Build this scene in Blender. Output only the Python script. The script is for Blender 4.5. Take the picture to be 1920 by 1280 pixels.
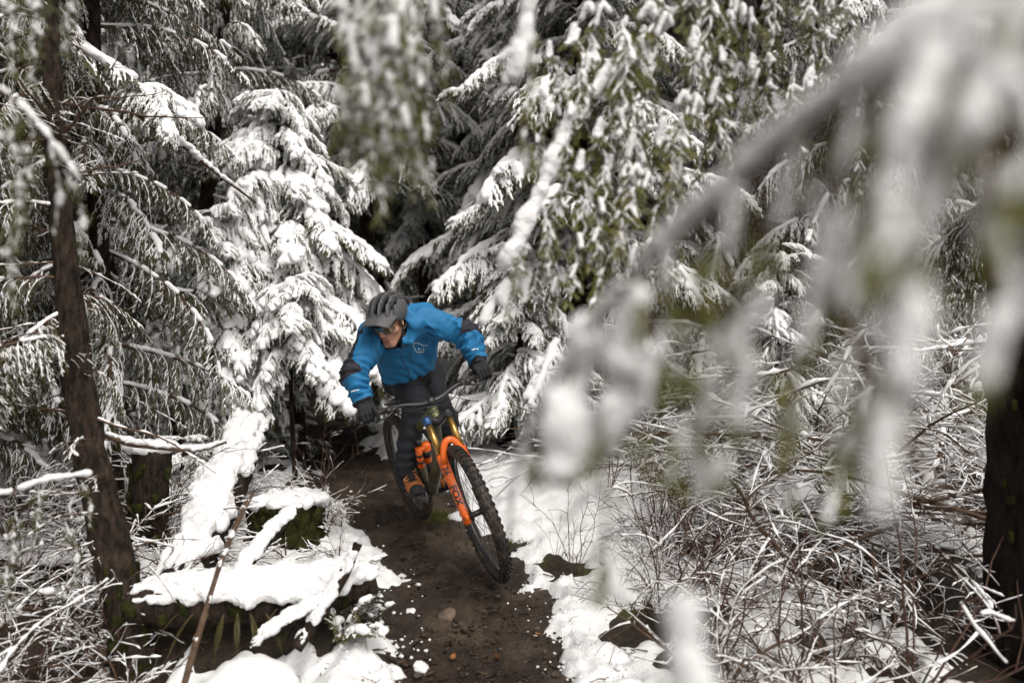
import bpy, bmesh, math, random
import numpy as np
from mathutils import Vector, Matrix
from mathutils.bvhtree import BVHTree

for o in list(bpy.data.objects):
    bpy.data.objects.remove(o)
scene = bpy.context.scene
COL = scene.collection
FPX = 1280.0
CAMZ = 1.28

# ------------------------------------------------------------------ camera, sky, sun, exposure
cam = bpy.data.cameras.new('camera')
cam_ob = bpy.data.objects.new('camera', cam)
COL.objects.link(cam_ob)
cam.lens = 24.0
cam.sensor_width = 36.0
cam.clip_start = 0.02
cam.clip_end = 600
cam.dof.use_dof = True
cam.dof.focus_distance = 3.8
cam.dof.aperture_fstop = 1.35
cam_ob.location = (0, 0, CAMZ)
cam_ob.rotation_euler = (math.radians(90), 0, 0)
scene.camera = cam_ob

world = bpy.data.worlds.new('World')
scene.world = world
world.use_nodes = True
wn = world.node_tree
bg = wn.nodes['Background']
sky = wn.nodes.new('ShaderNodeTexSky')
sky.sky_type = 'NISHITA'
sky.sun_disc = False
sky.sun_elevation = math.radians(52)
sky.sun_rotation = math.radians(150)
sky.dust_density = 3.0
hs = wn.nodes.new('ShaderNodeHueSaturation')       # overcast: the blue of the clear sky is mostly gone
hs.inputs['Saturation'].default_value = 0.0
wn.links.new(sky.outputs[0], hs.inputs['Color'])
tint = wn.nodes.new('ShaderNodeMix')                # the cloud deck is faintly cream
tint.data_type = 'RGBA'
tint.blend_type = 'MULTIPLY'
tint.inputs[0].default_value = 1.0
tint.inputs[7].default_value = (1.0, 0.955, 0.925, 1)
wn.links.new(hs.outputs[0], tint.inputs[6])
wn.links.new(tint.outputs[2], bg.inputs['Color'])
bg.inputs['Strength'].default_value = 0.14

sun = bpy.data.lights.new('sun', 'SUN')
sun.energy = 1.05
sun.angle = math.radians(28)
sun.color = (1.0, 0.96, 0.90)
sun_ob = bpy.data.objects.new('sun', sun)
COL.objects.link(sun_ob)
# overcast glow from high up, a little behind and to the right of the camera
sd = Vector((0.35, -0.62, 1.15)).normalized()
sun_ob.rotation_euler = sd.to_track_quat('Z', 'Y').to_euler()
sun_ob.location = (2, -4, 12)

scene.view_settings.view_transform = 'Standard'
scene.view_settings.look = 'None'
scene.view_settings.exposure = 0.76
scene.view_settings.gamma = 1.0
scene.render.engine = 'CYCLES'
scene.cycles.use_denoising = True
scene.cycles.max_bounces = 7
scene.cycles.diffuse_bounces = 3
scene.cycles.glossy_bounces = 3
scene.cycles.caustics_reflective = False
scene.cycles.caustics_refractive = False

# ------------------------------------------------------------------ small maths helpers
RNG = np.random.default_rng(7)


def A(*v):
    return np.array(v, dtype=float)


def P(px, py, Y):
    """point at distance Y in front of the camera seen at photo pixel (px, py) of 1920 x 1280"""
    return A((px - 960) / FPX * Y, Y, CAMZ - (py - 640) / FPX * Y)


def nrm(v):
    v = np.asarray(v, float)
    return v / (np.linalg.norm(v, axis=-1, keepdims=True) + 1e-12)


def sstep(a, b, x):
    t = np.clip((x - a) / (b - a), 0, 1)
    return t * t * (3 - 2 * t)


_T2 = np.random.default_rng(11).random((256, 256))
_T3 = np.random.default_rng(12).random((64, 64, 64))


def n2(x, y, s=0):
    x = np.asarray(x, float) + s * 17.37
    y = np.asarray(y, float) + s * 9.71
    xi = np.floor(x).astype(int)
    yi = np.floor(y).astype(int)
    fx = x - xi
    fy = y - yi
    fx = fx * fx * (3 - 2 * fx)
    fy = fy * fy * (3 - 2 * fy)
    g = lambda a, b: _T2[a & 255, b & 255]
    return ((g(xi, yi) * (1 - fx) + g(xi + 1, yi) * fx) * (1 - fy) + (g(xi, yi + 1) * (1 - fx) + g(xi + 1, yi + 1) * fx) * fy) * 2 - 1


def n3(p, f, s=0):
    p = np.asarray(p, float) * f + s * 7.13
    i = np.floor(p).astype(int)
    w = p - i
    w = w * w * (3 - 2 * w)
    r = 0
    for dx in (0, 1):
        for dy in (0, 1):
            for dz in (0, 1):
                q = _T3[(i[..., 0] + dx) & 63, (i[..., 1] + dy) & 63, (i[..., 2] + dz) & 63]
                r = r + q * (w[..., 0] if dx else 1 - w[..., 0]) * (w[..., 1] if dy else 1 - w[..., 1]) * (w[..., 2] if dz else 1 - w[..., 2])
    return r * 2 - 1


# ------------------------------------------------------------------ mesh building
def mesh_np(name, V, faces, mats, smooth=True, attrs=None):
    """faces: list of (index array (m,k), material slot)"""
    me = bpy.data.meshes.new(name)
    V = np.ascontiguousarray(V, dtype=np.float32)
    me.vertices.add(len(V))
    me.vertices.foreach_set('co', V.ravel())
    idx, st, mi = [], [], []
    off = 0
    for F, m in faces:
        F = np.asarray(F)
        if len(F) == 0:
            continue
        k = F.shape[1]
        idx.append(F.ravel())
        st.append(off + np.arange(len(F)) * k)
        mi.append(np.full(len(F), m))
        off += F.size
    if idx:
        idx = np.concatenate(idx).astype(np.int32)
        st = np.concatenate(st).astype(np.int32)
        mi = np.concatenate(mi).astype(np.int32)
        me.loops.add(len(idx))
        me.loops.foreach_set('vertex_index', idx)
        me.polygons.add(len(st))
        me.polygons.foreach_set('loop_start', st)
        me.polygons.foreach_set('material_index', mi)
        me.polygons.foreach_set('use_smooth', np.full(len(st), smooth, dtype=bool))
    for m in mats:
        me.materials.append(m)
    if attrs:
        for k, v in attrs.items():
            at = me.attributes.new(k, 'FLOAT', 'POINT')
            at.data.foreach_set('value', np.ascontiguousarray(v, dtype=np.float32))
    me.update(calc_edges=True)
    return me


class MB:
    def __init__(s):
        s.v, s.f, s.n = [], [], 0

    def add(s, V, F, m=0):
        V = np.asarray(V, float).reshape(-1, 3)
        if isinstance(F, np.ndarray):
            F = [F]
        for f in F:
            f = np.asarray(f)
            if len(f):
                s.f.append((f + s.n, m))
        s.v.append(V)
        s.n += len(V)
        return s

    def xf(s, fn):
        s.v = [fn(v) for v in s.v]
        return s

    def mesh(s, name, mats, smooth=True):
        V = np.concatenate(s.v) if s.v else np.zeros((0, 3))
        return mesh_np(name, V, s.f, mats, smooth)

    def build(s, name, mats, parent=None, smooth=True, loc=(0, 0, 0)):
        if not isinstance(mats, (list, tuple)):
            mats = [mats]
        return link(name, s.mesh(name, mats, smooth), parent, loc)


def link(name, me, parent=None, loc=(0, 0, 0), rot=None, sc=None):
    o = bpy.data.objects.new(name, me)
    o.location = loc
    if rot is not None:
        o.rotation_euler = rot
    if sc is not None:
        o.scale = (sc, sc, sc) if np.isscalar(sc) else sc
    if parent is not None:
        o.parent = parent
    COL.objects.link(o)
    if parent is not None and name in ('snow', 'moss'):
        o['kind'] = 'stuff'
    return o


def thing(name, label, cat, loc=(0, 0, 0), group=None, me=None, rot=None, sc=None):
    o = link(name, me, None, loc, rot, sc)
    o['label'] = label
    o['category'] = cat
    if group:
        o['group'] = group
    return o


def tag(o, label, cat, group=None):
    o['label'] = label
    o['category'] = cat
    if group:
        o['group'] = group
    return o


def tubes(paths, rad, k=6, ref=None, cap=True, squash=None):
    """batch of tubes: paths (T,N,3), rad (T,N). Returns V, [quads, tris]"""
    paths = np.asarray(paths, float)
    if paths.ndim == 2:
        paths = paths[None]
    T, N, _ = paths.shape
    rad = np.broadcast_to(np.asarray(rad, float), (T, N))
    tan = np.empty_like(paths)
    tan[:, 1:-1] = paths[:, 2:] - paths[:, :-2]
    tan[:, 0] = paths[:, 1] - paths[:, 0]
    tan[:, -1] = paths[:, -1] - paths[:, -2]
    tan = nrm(tan)
    mt = nrm(paths[:, -1] - paths[:, 0])
    if ref is None:
        r = np.where(np.abs(mt[:, 2:3]) > .8, A(1, 0, 0)[None], A(0, 0, 1)[None])
    else:
        r = np.broadcast_to(A(*ref), (T, 3))
    s = nrm(np.cross(tan, r[:, None, :]))
    u = np.cross(s, tan)
    a = np.arange(k) * 2 * math.pi / k
    ca, sa = np.cos(a), np.sin(a)
    if squash is not None:
        sa = sa * squash
    V = paths[:, :, None, :] + rad[:, :, None, None] * (s[:, :, None, :] * ca[None, None, :, None] + u[:, :, None, :] * sa[None, None, :, None])
    base = (np.arange(T) * N * k)[:, None, None]
    i = np.arange(N - 1)[None, :, None] * k
    j = np.arange(k)[None, None, :]
    j2 = (j + 1) % k
    Q = np.stack([base + i + j, base + i + j2, base + i + k + j2, base + i + k + j], -1).reshape(-1, 4)
    V = V.reshape(-1, 3)
    if not cap:
        return V, [Q]
    n0 = T * N * k
    V = np.concatenate([V, paths[:, 0], paths[:, -1]])
    b = (np.arange(T) * N * k)[:, None]
    jj = np.arange(k)[None]
    jj2 = (jj + 1) % k
    c0 = (n0 + np.arange(T))[:, None] + 0 * jj
    c1 = (n0 + T + np.arange(T))[:, None] + 0 * jj
    t0 = np.stack([c0, b + jj2, b + jj], -1).reshape(-1, 3)
    e = b + (N - 1) * k
    t1 = np.stack([c1, e + jj, e + jj2], -1).reshape(-1, 3)
    return V, [Q, np.concatenate([t0, t1])]


def box(c, half, R=np.eye(3)):
    s = np.array([[x, y, z] for x in (-1, 1) for y in (-1, 1) for z in (-1, 1)], float) * np.asarray(half)
    V = s @ np.asarray(R) + np.asarray(c)          # rows of R are the box axes
    F = np.array([[0, 1, 3, 2], [4, 6, 7, 5], [0, 4, 5, 1], [2, 3, 7, 6], [0, 2, 6, 4], [1, 5, 7, 3]])
    return V, F


def lathe(prof, n=32, c=(0, 0, 0), ax='y', closed=False):
    """profile of (radius, along) turned about an axis"""
    prof = np.asarray(prof, float)
    a = np.arange(n) * 2 * math.pi / n
    r, h = prof[:, 0], prof[:, 1]
    X = r[None] * np.cos(a)[:, None]
    Z = r[None] * np.sin(a)[:, None]
    H = np.broadcast_to(h[None], X.shape)
    if ax == 'y':
        V = np.stack([X, H, Z], -1)
    elif ax == 'z':
        V = np.stack([X, -Z, H], -1)
    else:
        V = np.stack([H, Z, X], -1)
    m = len(prof)
    ii = np.arange(n)[:, None]
    kk = np.arange(m if closed else m - 1)[None]
    k2 = (kk + 1) % m
    i2 = (ii + 1) % n
    F = np.stack([ii * m + kk, ii * m + k2, i2 * m + k2, i2 * m + kk], -1).reshape(-1, 4)
    return V.reshape(-1, 3) + np.asarray(c), F


def spline(pts, n):
    """Catmull-Rom through pts resampled to n points"""
    p = np.asarray(pts, float)
    p = np.concatenate([[2 * p[0] - p[1]], p, [2 * p[-1] - p[-2]]])
    t = np.linspace(0, len(p) - 3, n)
    i = np.minimum(t.astype(int), len(p) - 4)
    f = (t - i)[:, None]
    a, b, c, d = p[i], p[i + 1], p[i + 2], p[i + 3]
    return .5 * ((2 * b) + (c - a) * f + (2 * a - 5 * b + 4 * c - d) * f * f + (3 * b - a - 3 * c + d) * f ** 3)


def surface_nets(vol, xs, ys, zs):
    s = vol > 0
    c = np.zeros(tuple(d - 1 for d in s.shape), np.int8)
    nx, ny, nz = c.shape
    for dx in (0, 1):
        for dy in (0, 1):
            for dz in (0, 1):
                c += s[dx:dx + nx, dy:dy + ny, dz:dz + nz]
    act = (c > 0) & (c < 8)
    ai = np.argwhere(act)
    if len(ai) == 0:
        return np.zeros((0, 3)), np.zeros((0, 4), int)
    ids = np.full(c.shape, -1, np.int32)
    ids[act] = np.arange(len(ai))
    pos = np.zeros((len(ai), 3))
    cnt = np.zeros(len(ai))
    for ax in range(3):
        o = [a for a in range(3) if a != ax]
        for d1 in (0, 1):
            for d2 in (0, 1):
                a = [0, 0, 0]
                a[o[0]] = d1
                a[o[1]] = d2
                b = list(a)
                b[ax] = 1
                va = vol[ai[:, 0] + a[0], ai[:, 1] + a[1], ai[:, 2] + a[2]]
                vb = vol[ai[:, 0] + b[0], ai[:, 1] + b[1], ai[:, 2] + b[2]]
                m = (va > 0) != (vb > 0)
                t = va[m] / (va[m] - vb[m])
                q = np.tile(np.array(a, float), (m.sum(), 1))
                q[:, ax] = t
                pos[m] += q
                cnt[m] += 1
    pos = ai + pos / cnt[:, None]
    V = np.stack([np.interp(pos[:, k], np.arange(len(g)), g) for k, g in enumerate((xs, ys, zs))], -1)
    Q = []
    for ax in range(3):
        sa = np.moveaxis(s, ax, 0)
        ia = np.moveaxis(ids, ax, 0)
        d = sa[:-1, 1:-1, 1:-1] != sa[1:, 1:-1, 1:-1]
        e = np.argwhere(d)
        if len(e) == 0:
            continue
        i, j, k = e[:, 0], e[:, 1] + 1, e[:, 2] + 1
        q = np.stack([ia[i, j - 1, k - 1], ia[i, j, k - 1], ia[i, j, k], ia[i, j - 1, k]], -1)
        flip = ~sa[i, j, k]
        if ax == 1:
            flip = ~flip
        q[flip] = q[flip][:, ::-1]
        Q.append(q)
    return V, np.concatenate(Q)


def blobs_mesh(segs, cell, flat=.85, iso=.5, jitter=None):
    """snow: union of soft capsules (p0, p1, r)"""
    segs = [(np.asarray(a, float), np.asarray(b, float), r) for a, b, r in segs]
    if not segs:
        return np.zeros((0, 3)), np.zeros((0, 4), int)
    allp = np.array([s[0] for s in segs] + [s[1] for s in segs])
    mr = max(s[2] for s in segs) * 2.2 + 2 * cell
    lo, hi = allp.min(0) - mr, allp.max(0) + mr
    ax = [np.arange(lo[k], hi[k] + cell, cell) for k in range(3)]
    D = np.zeros(tuple(len(a) for a in ax), np.float32)
    for a, b, r in segs:
        R = 2 * r
        l = np.minimum(a, b) - R
        h = np.maximum(a, b) + R
        i0 = np.maximum(((l - lo) / cell).astype(int), 0)
        i1 = ((h - lo) / cell).astype(int) + 2
        X = ax[0][i0[0]:i1[0]][:, None, None]
        Y = ax[1][i0[1]:i1[1]][None, :, None]
        Z = ax[2][i0[2]:i1[2]][None, None, :]
        ab = b - a
        L2 = ab @ ab
        if L2 > 1e-10:
            t = np.clip(((X - a[0]) * ab[0] + (Y - a[1]) * ab[1] + (Z - a[2]) * ab[2]) / L2, 0, 1)
        else:
            t = 0.
        d2 = (X - a[0] - t * ab[0]) ** 2 + (Y - a[1] - t * ab[1]) ** 2 + ((Z - a[2] - t * ab[2]) / flat) ** 2
        q = np.clip(1 - d2 / (R * R), 0, 1)
        D[i0[0]:i1[0], i0[1]:i1[1], i0[2]:i1[2]] += (q * q).astype(np.float32)
    return surface_nets(D - iso, *ax)


def vnormals(V, F):
    n = np.cross(V[F[:, 2]] - V[F[:, 0]], V[F[:, 3]] - V[F[:, 1]])
    N = np.zeros_like(V)
    for k in range(4):
        np.add.at(N, F[:, k], n)
    return nrm(N)


def rough(V, F, amp, size, seed=0):
    """break up a smooth snow surface with lumps of two sizes"""
    if len(V) == 0:
        return V
    N = vnormals(V, F)
    return V + N * (amp * n3(V, 1 / size, seed) + amp * .55 * n3(V, 2.3 / size, seed + 1))[:, None]


class Field:
    """signed distance field on a (possibly uneven) grid, negative inside"""

    def __init__(s, xs, ys, zs):
        s.ax = [np.asarray(a, float) for a in (xs, ys, zs)]
        s.D = np.full(tuple(len(a) for a in s.ax), 1., np.float32)

    def sub(s, lo, hi):
        sl, g = [], []
        for k in range(3):
            i0 = max(np.searchsorted(s.ax[k], lo[k]) - 1, 0)
            i1 = min(np.searchsorted(s.ax[k], hi[k]) + 1, len(s.ax[k]))
            sl.append(slice(i0, i1))
            sh = [1, 1, 1]
            sh[k] = -1
            g.append(s.ax[k][i0:i1].reshape(sh))
        return tuple(sl), g

    def comb(s, sl, d, k, cut):
        e = s.D[sl]
        if cut:
            d = -d
            h = np.clip(.5 - .5 * (e - d) / k, 0, 1)
            s.D[sl] = e * (1 - h) + d * h + k * h * (1 - h)
        else:
            h = np.clip(.5 + .5 * (e - d) / k, 0, 1)
            s.D[sl] = e * (1 - h) + d * h - k * h * (1 - h)

    def cap(s, a, b, ra, rb=None, k=.02, cut=False):
        a, b = np.asarray(a, float), np.asarray(b, float)
        rb = ra if rb is None else rb
        m = max(ra, rb) + k + .05
        sl, (X, Y, Z) = s.sub(np.minimum(a, b) - m, np.maximum(a, b) + m)
        ab = b - a
        h = np.clip(((X - a[0]) * ab[0] + (Y - a[1]) * ab[1] + (Z - a[2]) * ab[2]) / max(ab @ ab, 1e-9), 0, 1)
        d = np.sqrt((X - a[0] - h * ab[0]) ** 2 + (Y - a[1] - h * ab[1]) ** 2 + (Z - a[2] - h * ab[2]) ** 2) - (ra + h * (rb - ra))
        s.comb(sl, d, k, cut)
        return s

    def ell(s, c, rad, R=np.eye(3), k=.02, cut=False):
        c, rad, R = np.asarray(c, float), np.asarray(rad, float), np.asarray(R, float)
        m = rad.max() + k + .05
        sl, (X, Y, Z) = s.sub(c - m, c + m)
        q = [((X - c[0]) * R[i, 0] + (Y - c[1]) * R[i, 1] + (Z - c[2]) * R[i, 2]) / rad[i] for i in range(3)]
        k0 = np.sqrt(q[0] ** 2 + q[1] ** 2 + q[2] ** 2)
        k1 = np.sqrt((q[0] / rad[0]) ** 2 + (q[1] / rad[1]) ** 2 + (q[2] / rad[2]) ** 2) + 1e-9
        s.comb(sl, k0 * (k0 - 1) / k1, k, cut)
        return s

    def plane(s, c, n, k=.005):
        """keep the side the normal points away from"""
        X, Y, Z = s.ax[0][:, None, None], s.ax[1][None, :, None], s.ax[2][None, None, :]
        n = nrm(n)
        d = (X - c[0]) * n[0] + (Y - c[1]) * n[1] + (Z - c[2]) * n[2]
        s.D = np.maximum(s.D, d.astype(np.float32))
        return s

    def grid(s):
        return np.stack(np.meshgrid(*s.ax, indexing='ij'), -1)

    def out(s):
        return surface_nets(-s.D, *s.ax)


def ugrid(lo, hi, h):
    return [np.arange(lo[k], hi[k] + h, h) for k in range(3)]


# ------------------------------------------------------------------ materials
def mat(name, col, rough=.6, metal=0., noise=None, bump=None, spec=.5, coat=0., stretch=None):
    """noise: (scale, other colour, contrast lo, hi); bump: (scale, strength)"""
    m = bpy.data.materials.new(name)
    m.use_nodes = True
    nt = m.node_tree
    b = nt.nodes['Principled BSDF']
    b.inputs['Base Color'].default_value = (*col, 1)
    b.inputs['Roughness'].default_value = rough
    b.inputs['Metallic'].default_value = metal
    b.inputs['Specular IOR Level'].default_value = spec
    b.inputs['Coat Weight'].default_value = coat
    tc = None
    if noise or bump:
        tc = nt.nodes.new('ShaderNodeTexCoord')
        vec = tc.outputs['Object']
        if stretch:
            mp = nt.nodes.new('ShaderNodeMapping')
            mp.inputs['Scale'].default_value = stretch
            nt.links.new(vec, mp.inputs['Vector'])
            vec = mp.outputs['Vector']
    if noise:
        n = nt.nodes.new('ShaderNodeTexNoise')
        n.inputs['Scale'].default_value = noise[0]
        n.inputs['Detail'].default_value = 5
        nt.links.new(vec, n.inputs['Vector'])
        r = nt.nodes.new('ShaderNodeValToRGB')
        r.color_ramp.elements[0].position = noise[2] if len(noise) > 2 else .35
        r.color_ramp.elements[1].position = noise[3] if len(noise) > 3 else .65
        r.color_ramp.elements[0].color = (*col, 1)
        r.color_ramp.elements[1].color = (*noise[1], 1)
        nt.links.new(n.outputs['Fac'], r.inputs['Fac'])
        nt.links.new(r.outputs['Color'], b.inputs['Base Color'])
    if bump:
        n = nt.nodes.new('ShaderNodeTexNoise')
        n.inputs['Scale'].default_value = bump[0]
        n.inputs['Detail'].default_value = 4
        nt.links.new(vec, n.inputs['Vector'])
        bp = nt.nodes.new('ShaderNodeBump')
        bp.inputs['Strength'].default_value = bump[1]
        bp.inputs['Distance'].default_value = bump[2] if len(bump) > 2 else .01
        nt.links.new(n.outputs['Fac'], bp.inputs['Height'])
        nt.links.new(bp.outputs['Normal'], b.inputs['Normal'])
    return m


SNOW = mat('snow', (.82, .82, .82), .6, bump=(130, .7, .012), spec=.2)
SNOW_FAR = mat('snow_on_boughs', (.84, .84, .84), .6, spec=.2)
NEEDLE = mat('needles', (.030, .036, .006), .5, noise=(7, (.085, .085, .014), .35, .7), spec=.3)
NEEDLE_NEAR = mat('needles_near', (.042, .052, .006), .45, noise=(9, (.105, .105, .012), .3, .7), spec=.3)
NEEDLE_SHADE_TONE = mat('needles_shade_tone', (.020, .025, .005), .55, noise=(6, (.050, .052, .010), .35, .7), spec=.25)  # needle colour darkened to deepen the shade at far left and in the gap
TWIG = mat('twig_bark', (.055, .032, .020), .75, noise=(30, (.11, .07, .045)), spec=.25)
STEM_RED = mat('red_twig', (.048, .022, .015), .65, noise=(25, (.085, .048, .034)), spec=.3)
BARK = mat('bark', (.010, .007, .005), .9, noise=(38, (.052, .036, .026), .36, .74), bump=(60, 1., .03), spec=.15, stretch=(1, 1, .28))
BARK_DARK = mat('dark_bark', (.006, .0045, .004), .9, noise=(30, (.026, .019, .015), .38, .74), bump=(50, 1., .03), spec=.15, stretch=(1, 1, .28))  # same kind of bark in a darker tone
MOSS = mat('moss', (.012, .014, .004), .95, noise=(30, (.036, .038, .009)), bump=(120, 1., .02), spec=.1)
ROT = mat('rotten_wood', (.022, .009, .007), .9, noise=(25, (.085, .028, .018)), bump=(60, 1., .03), spec=.1, stretch=(1, 1, .3))
STONE = mat('stone', (.08, .055, .043), .7, noise=(12, (.20, .14, .10)), bump=(40, .5, .01))
LEAF = mat('dead_leaf', (.16, .06, .02), .7, noise=(15, (.30, .14, .05)), spec=.2)


def mud_material():
    m = bpy.data.materials.new('mud')
    m.use_nodes = True
    nt = m.node_tree
    L = nt.links.new
    b = nt.nodes['Principled BSDF']
    tc = nt.nodes.new('ShaderNodeTexCoord')
    def noise(sc, det=6):
        n = nt.nodes.new('ShaderNodeTexNoise')
        n.inputs['Scale'].default_value = sc
        n.inputs['Detail'].default_value = det
        n.inputs['Roughness'].default_value = .62
        L(tc.outputs['Object'], n.inputs['Vector'])
        return n
    def ramp(src, stops):
        r = nt.nodes.new('ShaderNodeValToRGB')
        e = r.color_ramp.elements
        while len(e) < len(stops):
            e.new(.5)
        for q, (p, c) in zip(e, stops):
            q.position = p
            q.color = (*c, 1)
        L(src, r.inputs['Fac'])
        return r
    big = noise(2.2)
    mid = noise(11)
    fine = noise(70)
    path = ramp(mid.outputs['Fac'], [(.3, (.013, .008, .005)), (.55, (.031, .020, .013)), (.78, (.068, .045, .030))])
    sandy = ramp(big.outputs['Fac'], [(.45, (0, 0, 0)), (.68, (1, 1, 1))])
    mx = nt.nodes.new('ShaderNodeMix')
    mx.data_type = 'RGBA'
    L(sandy.outputs['Color'], mx.inputs[0])
    L(path.outputs['Color'], mx.inputs[6])
    san = ramp(fine.outputs['Fac'], [(.3, (.040, .027, .018)), (.7, (.13, .092, .062))])
    L(san.outputs['Color'], mx.inputs[7])
    litter = ramp(noise(26).outputs['Fac'], [(.3, (.010, .008, .005)), (.55, (.030, .020, .012)), (.72, (.040, .042, .010)), (.85, (.10, .062, .036))])
    at = nt.nodes.new('ShaderNodeAttribute')
    at.attribute_name = 'trail'
    m2 = nt.nodes.new('ShaderNodeMix')
    m2.data_type = 'RGBA'
    L(at.outputs['Fac'], m2.inputs[0])
    L(litter.outputs['Color'], m2.inputs[6])
    L(mx.outputs[2], m2.inputs[7])
    L(m2.outputs[2], b.inputs['Base Color'])
    rr = nt.nodes.new('ShaderNodeMapRange')
    L(noise(5).outputs['Fac'], rr.inputs['Value'])
    rr.inputs['From Min'].default_value = .35
    rr.inputs['From Max'].default_value = .65
    rr.inputs['To Min'].default_value = .30
    rr.inputs['To Max'].default_value = .85
    L(rr.outputs['Result'], b.inputs['Roughness'])
    b.inputs['Specular IOR Level'].default_value = .35
    add = nt.nodes.new('ShaderNodeMath')
    add.operation = 'ADD'
    L(noise(34).outputs['Fac'], add.inputs[0])
    L(fine.outputs['Fac'], add.inputs[1])
    bp = nt.nodes.new('ShaderNodeBump')
    bp.inputs['Strength'].default_value = .9
    bp.inputs['Distance'].default_value = .018
    L(add.outputs[0], bp.inputs['Height'])
    L(bp.outputs['Normal'], b.inputs['Normal'])
    return m


MUD = mud_material()

# ------------------------------------------------------------------ the ground: one sheet, then the lying snow
def zprof(y):
    return np.interp(y, [-30, 2, 3.6, 4.69, 6, 7.5, 10, 15, 30, 90], [0, 0, 0, .07, .18, .33, .56, 1.1, 2.6, 7])


def ground_pt(px, py):
    lo, hi = .8, 60.
    for _ in range(50):
        m = (lo + hi) / 2
        if CAMZ - (py - 640) / FPX * m > zprof(m):
            lo = m
        else:
            hi = m
    return P(px, py, lo)


PATH = np.array([ground_pt(*q)[:2] for q in ((930, 2600), (925, 1600), (905, 1280), (892, 1180), (868, 1090), (800, 1000), (712, 905), (628, 835), (603, 788), (596, 745), (594, 718))])
PATH = np.concatenate([PATH, [PATH[-1] + A(-1.2, 4), PATH[-1] + A(-4, 20)]])
PW = np.array([.34, .34, .34, .33, .34, .36, .36, .33, .34, .38, .45, .5, .5])


def path_d(x, y):
    """distance to the trail's centre line divided by its half width, and signed side"""
    best = np.full(np.shape(x), 1e9)
    for i in range(len(PATH) - 1):
        a, b = PATH[i], PATH[i + 1]
        ab = b - a
        t = np.clip(((x - a[0]) * ab[0] + (y - a[1]) * ab[1]) / (ab @ ab), 0, 1)
        d = np.hypot(x - a[0] - t * ab[0], y - a[1] - t * ab[1]) - (PW[i] + t * (PW[i + 1] - PW[i]))
        best = np.minimum(best, d)
    return best                                   # < 0 on the trail, metres from its edge outside


def ground_base(x, y):
    d = path_d(x, y)
    bank = sstep(-.06, .45, d)
    z = zprof(y) - .02 * (1 - bank)
    z = z + bank * (.07 + .07 * n2(x * 1.1, y * 1.1, 1) + .05 * n2(x * 2.6, y * 2.6, 2))
    z = z + bank * .30 * sstep(.7, 3.5, x) * sstep(2.4, 5, y)
    z = z - bank * .20 * sstep(-.55, -1.0, x) * sstep(3.1, 2.5, y)
    z = z - bank * .18 * sstep(.75, 1.1, x) * sstep(3.0, 2.6, y) * (n2(x * 2, y * 2, 8) * .5 + .6)
    return z, d


def ground_z(x, y):
    z, d = ground_base(x, y)
    return z + .016 * n2(x * 5, y * 5, 3) + .010 * n2(x * 13, y * 13, 4) + .006 * n2(x * 31, y * 31, 5)


BARE = [(a, r) for a, r in ((ground_pt(600, 690), .9), (ground_pt(500, 700), 1.0), (ground_pt(120, 800), 1.0), (ground_pt(60, 760), 1.3), (ground_pt(300, 1190), .32), (ground_pt(480, 1185), .30), (ground_pt(600, 1180), .25), (ground_pt(90, 1220), .3),
        (ground_pt(1560, 1085), .34), (ground_pt(1700, 1130), .36), (ground_pt(1450, 1075), .24), (ground_pt(1360, 1055), .2), (ground_pt(1840, 1020), .4), (ground_pt(1200, 1180), .14), (ground_pt(1300, 1230), .16), (ground_pt(1480, 880), .25),
        (ground_pt(540, 985), .18), (ground_pt(280, 1000), .22), (ground_pt(1850, 1230), .2), (ground_pt(1900, 900), .5))]
TRUNK_WELLS = []


def snow_t(x, y, d):
    w = .03 + .13 * n2(x * 2.3, y * 2.3, 6) + .09 * n2(x * 6.5, y * 6.5, 7) + .05 * n2(x * 17, y * 17, 9) + .028 * n2(x * 41, y * 41, 24)
    e = d - w
    na, nb = .35 * n2(x * 4, y * 4, 10), .06 * n2(x * 12, y * 12, 11)
    for c, r in BARE + TRUNK_WELLS:
        q = np.hypot(x - c[0], (y - c[1]) * .8) - r
        e = np.minimum(e, q + r * na + nb)
    hole = n2(x * 1.7, y * 1.7, 12) + .5 * n2(x * 5, y * 5, 13) + .22 * sstep(.5, 1.3, x) + .40 * n2(x * 13, y * 13, 25)
    e = np.minimum(e, (.62 - hole) * .3 + .04 * n2(x * 15, y * 15, 14))
    t = np.where(e > 0, .055 * np.sqrt(np.clip(e / .16, 0, 1)) + .02 * np.clip(e, 0, 1), e * .5)
    lump = .018 * n2(x * 7, y * 7, 15) + .014 * n2(x * 16, y * 16, 16) + .007 * n2(x * 38, y * 38, 17)
    return t + lump * sstep(-.05, .08, e)


def sheet(ys, ncol, zfun):
    u = np.linspace(-1, 1, ncol)
    w = .86 * np.maximum(ys, 1.2) + .6
    X = u[None] * w[:, None]
    Y = np.broadcast_to(ys[:, None], X.shape)
    Z, extra = zfun(X, Y)
    V = np.stack([X, Y, Z], -1).reshape(-1, 3)
    n, m = X.shape
    i = np.arange(n - 1)[:, None] * m
    j = np.arange(m - 1)[None]
    F = np.stack([i + j, i + j + 1, i + m + j + 1, i + m + j], -1).reshape(-1, 4)
    return V, F, extra


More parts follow.
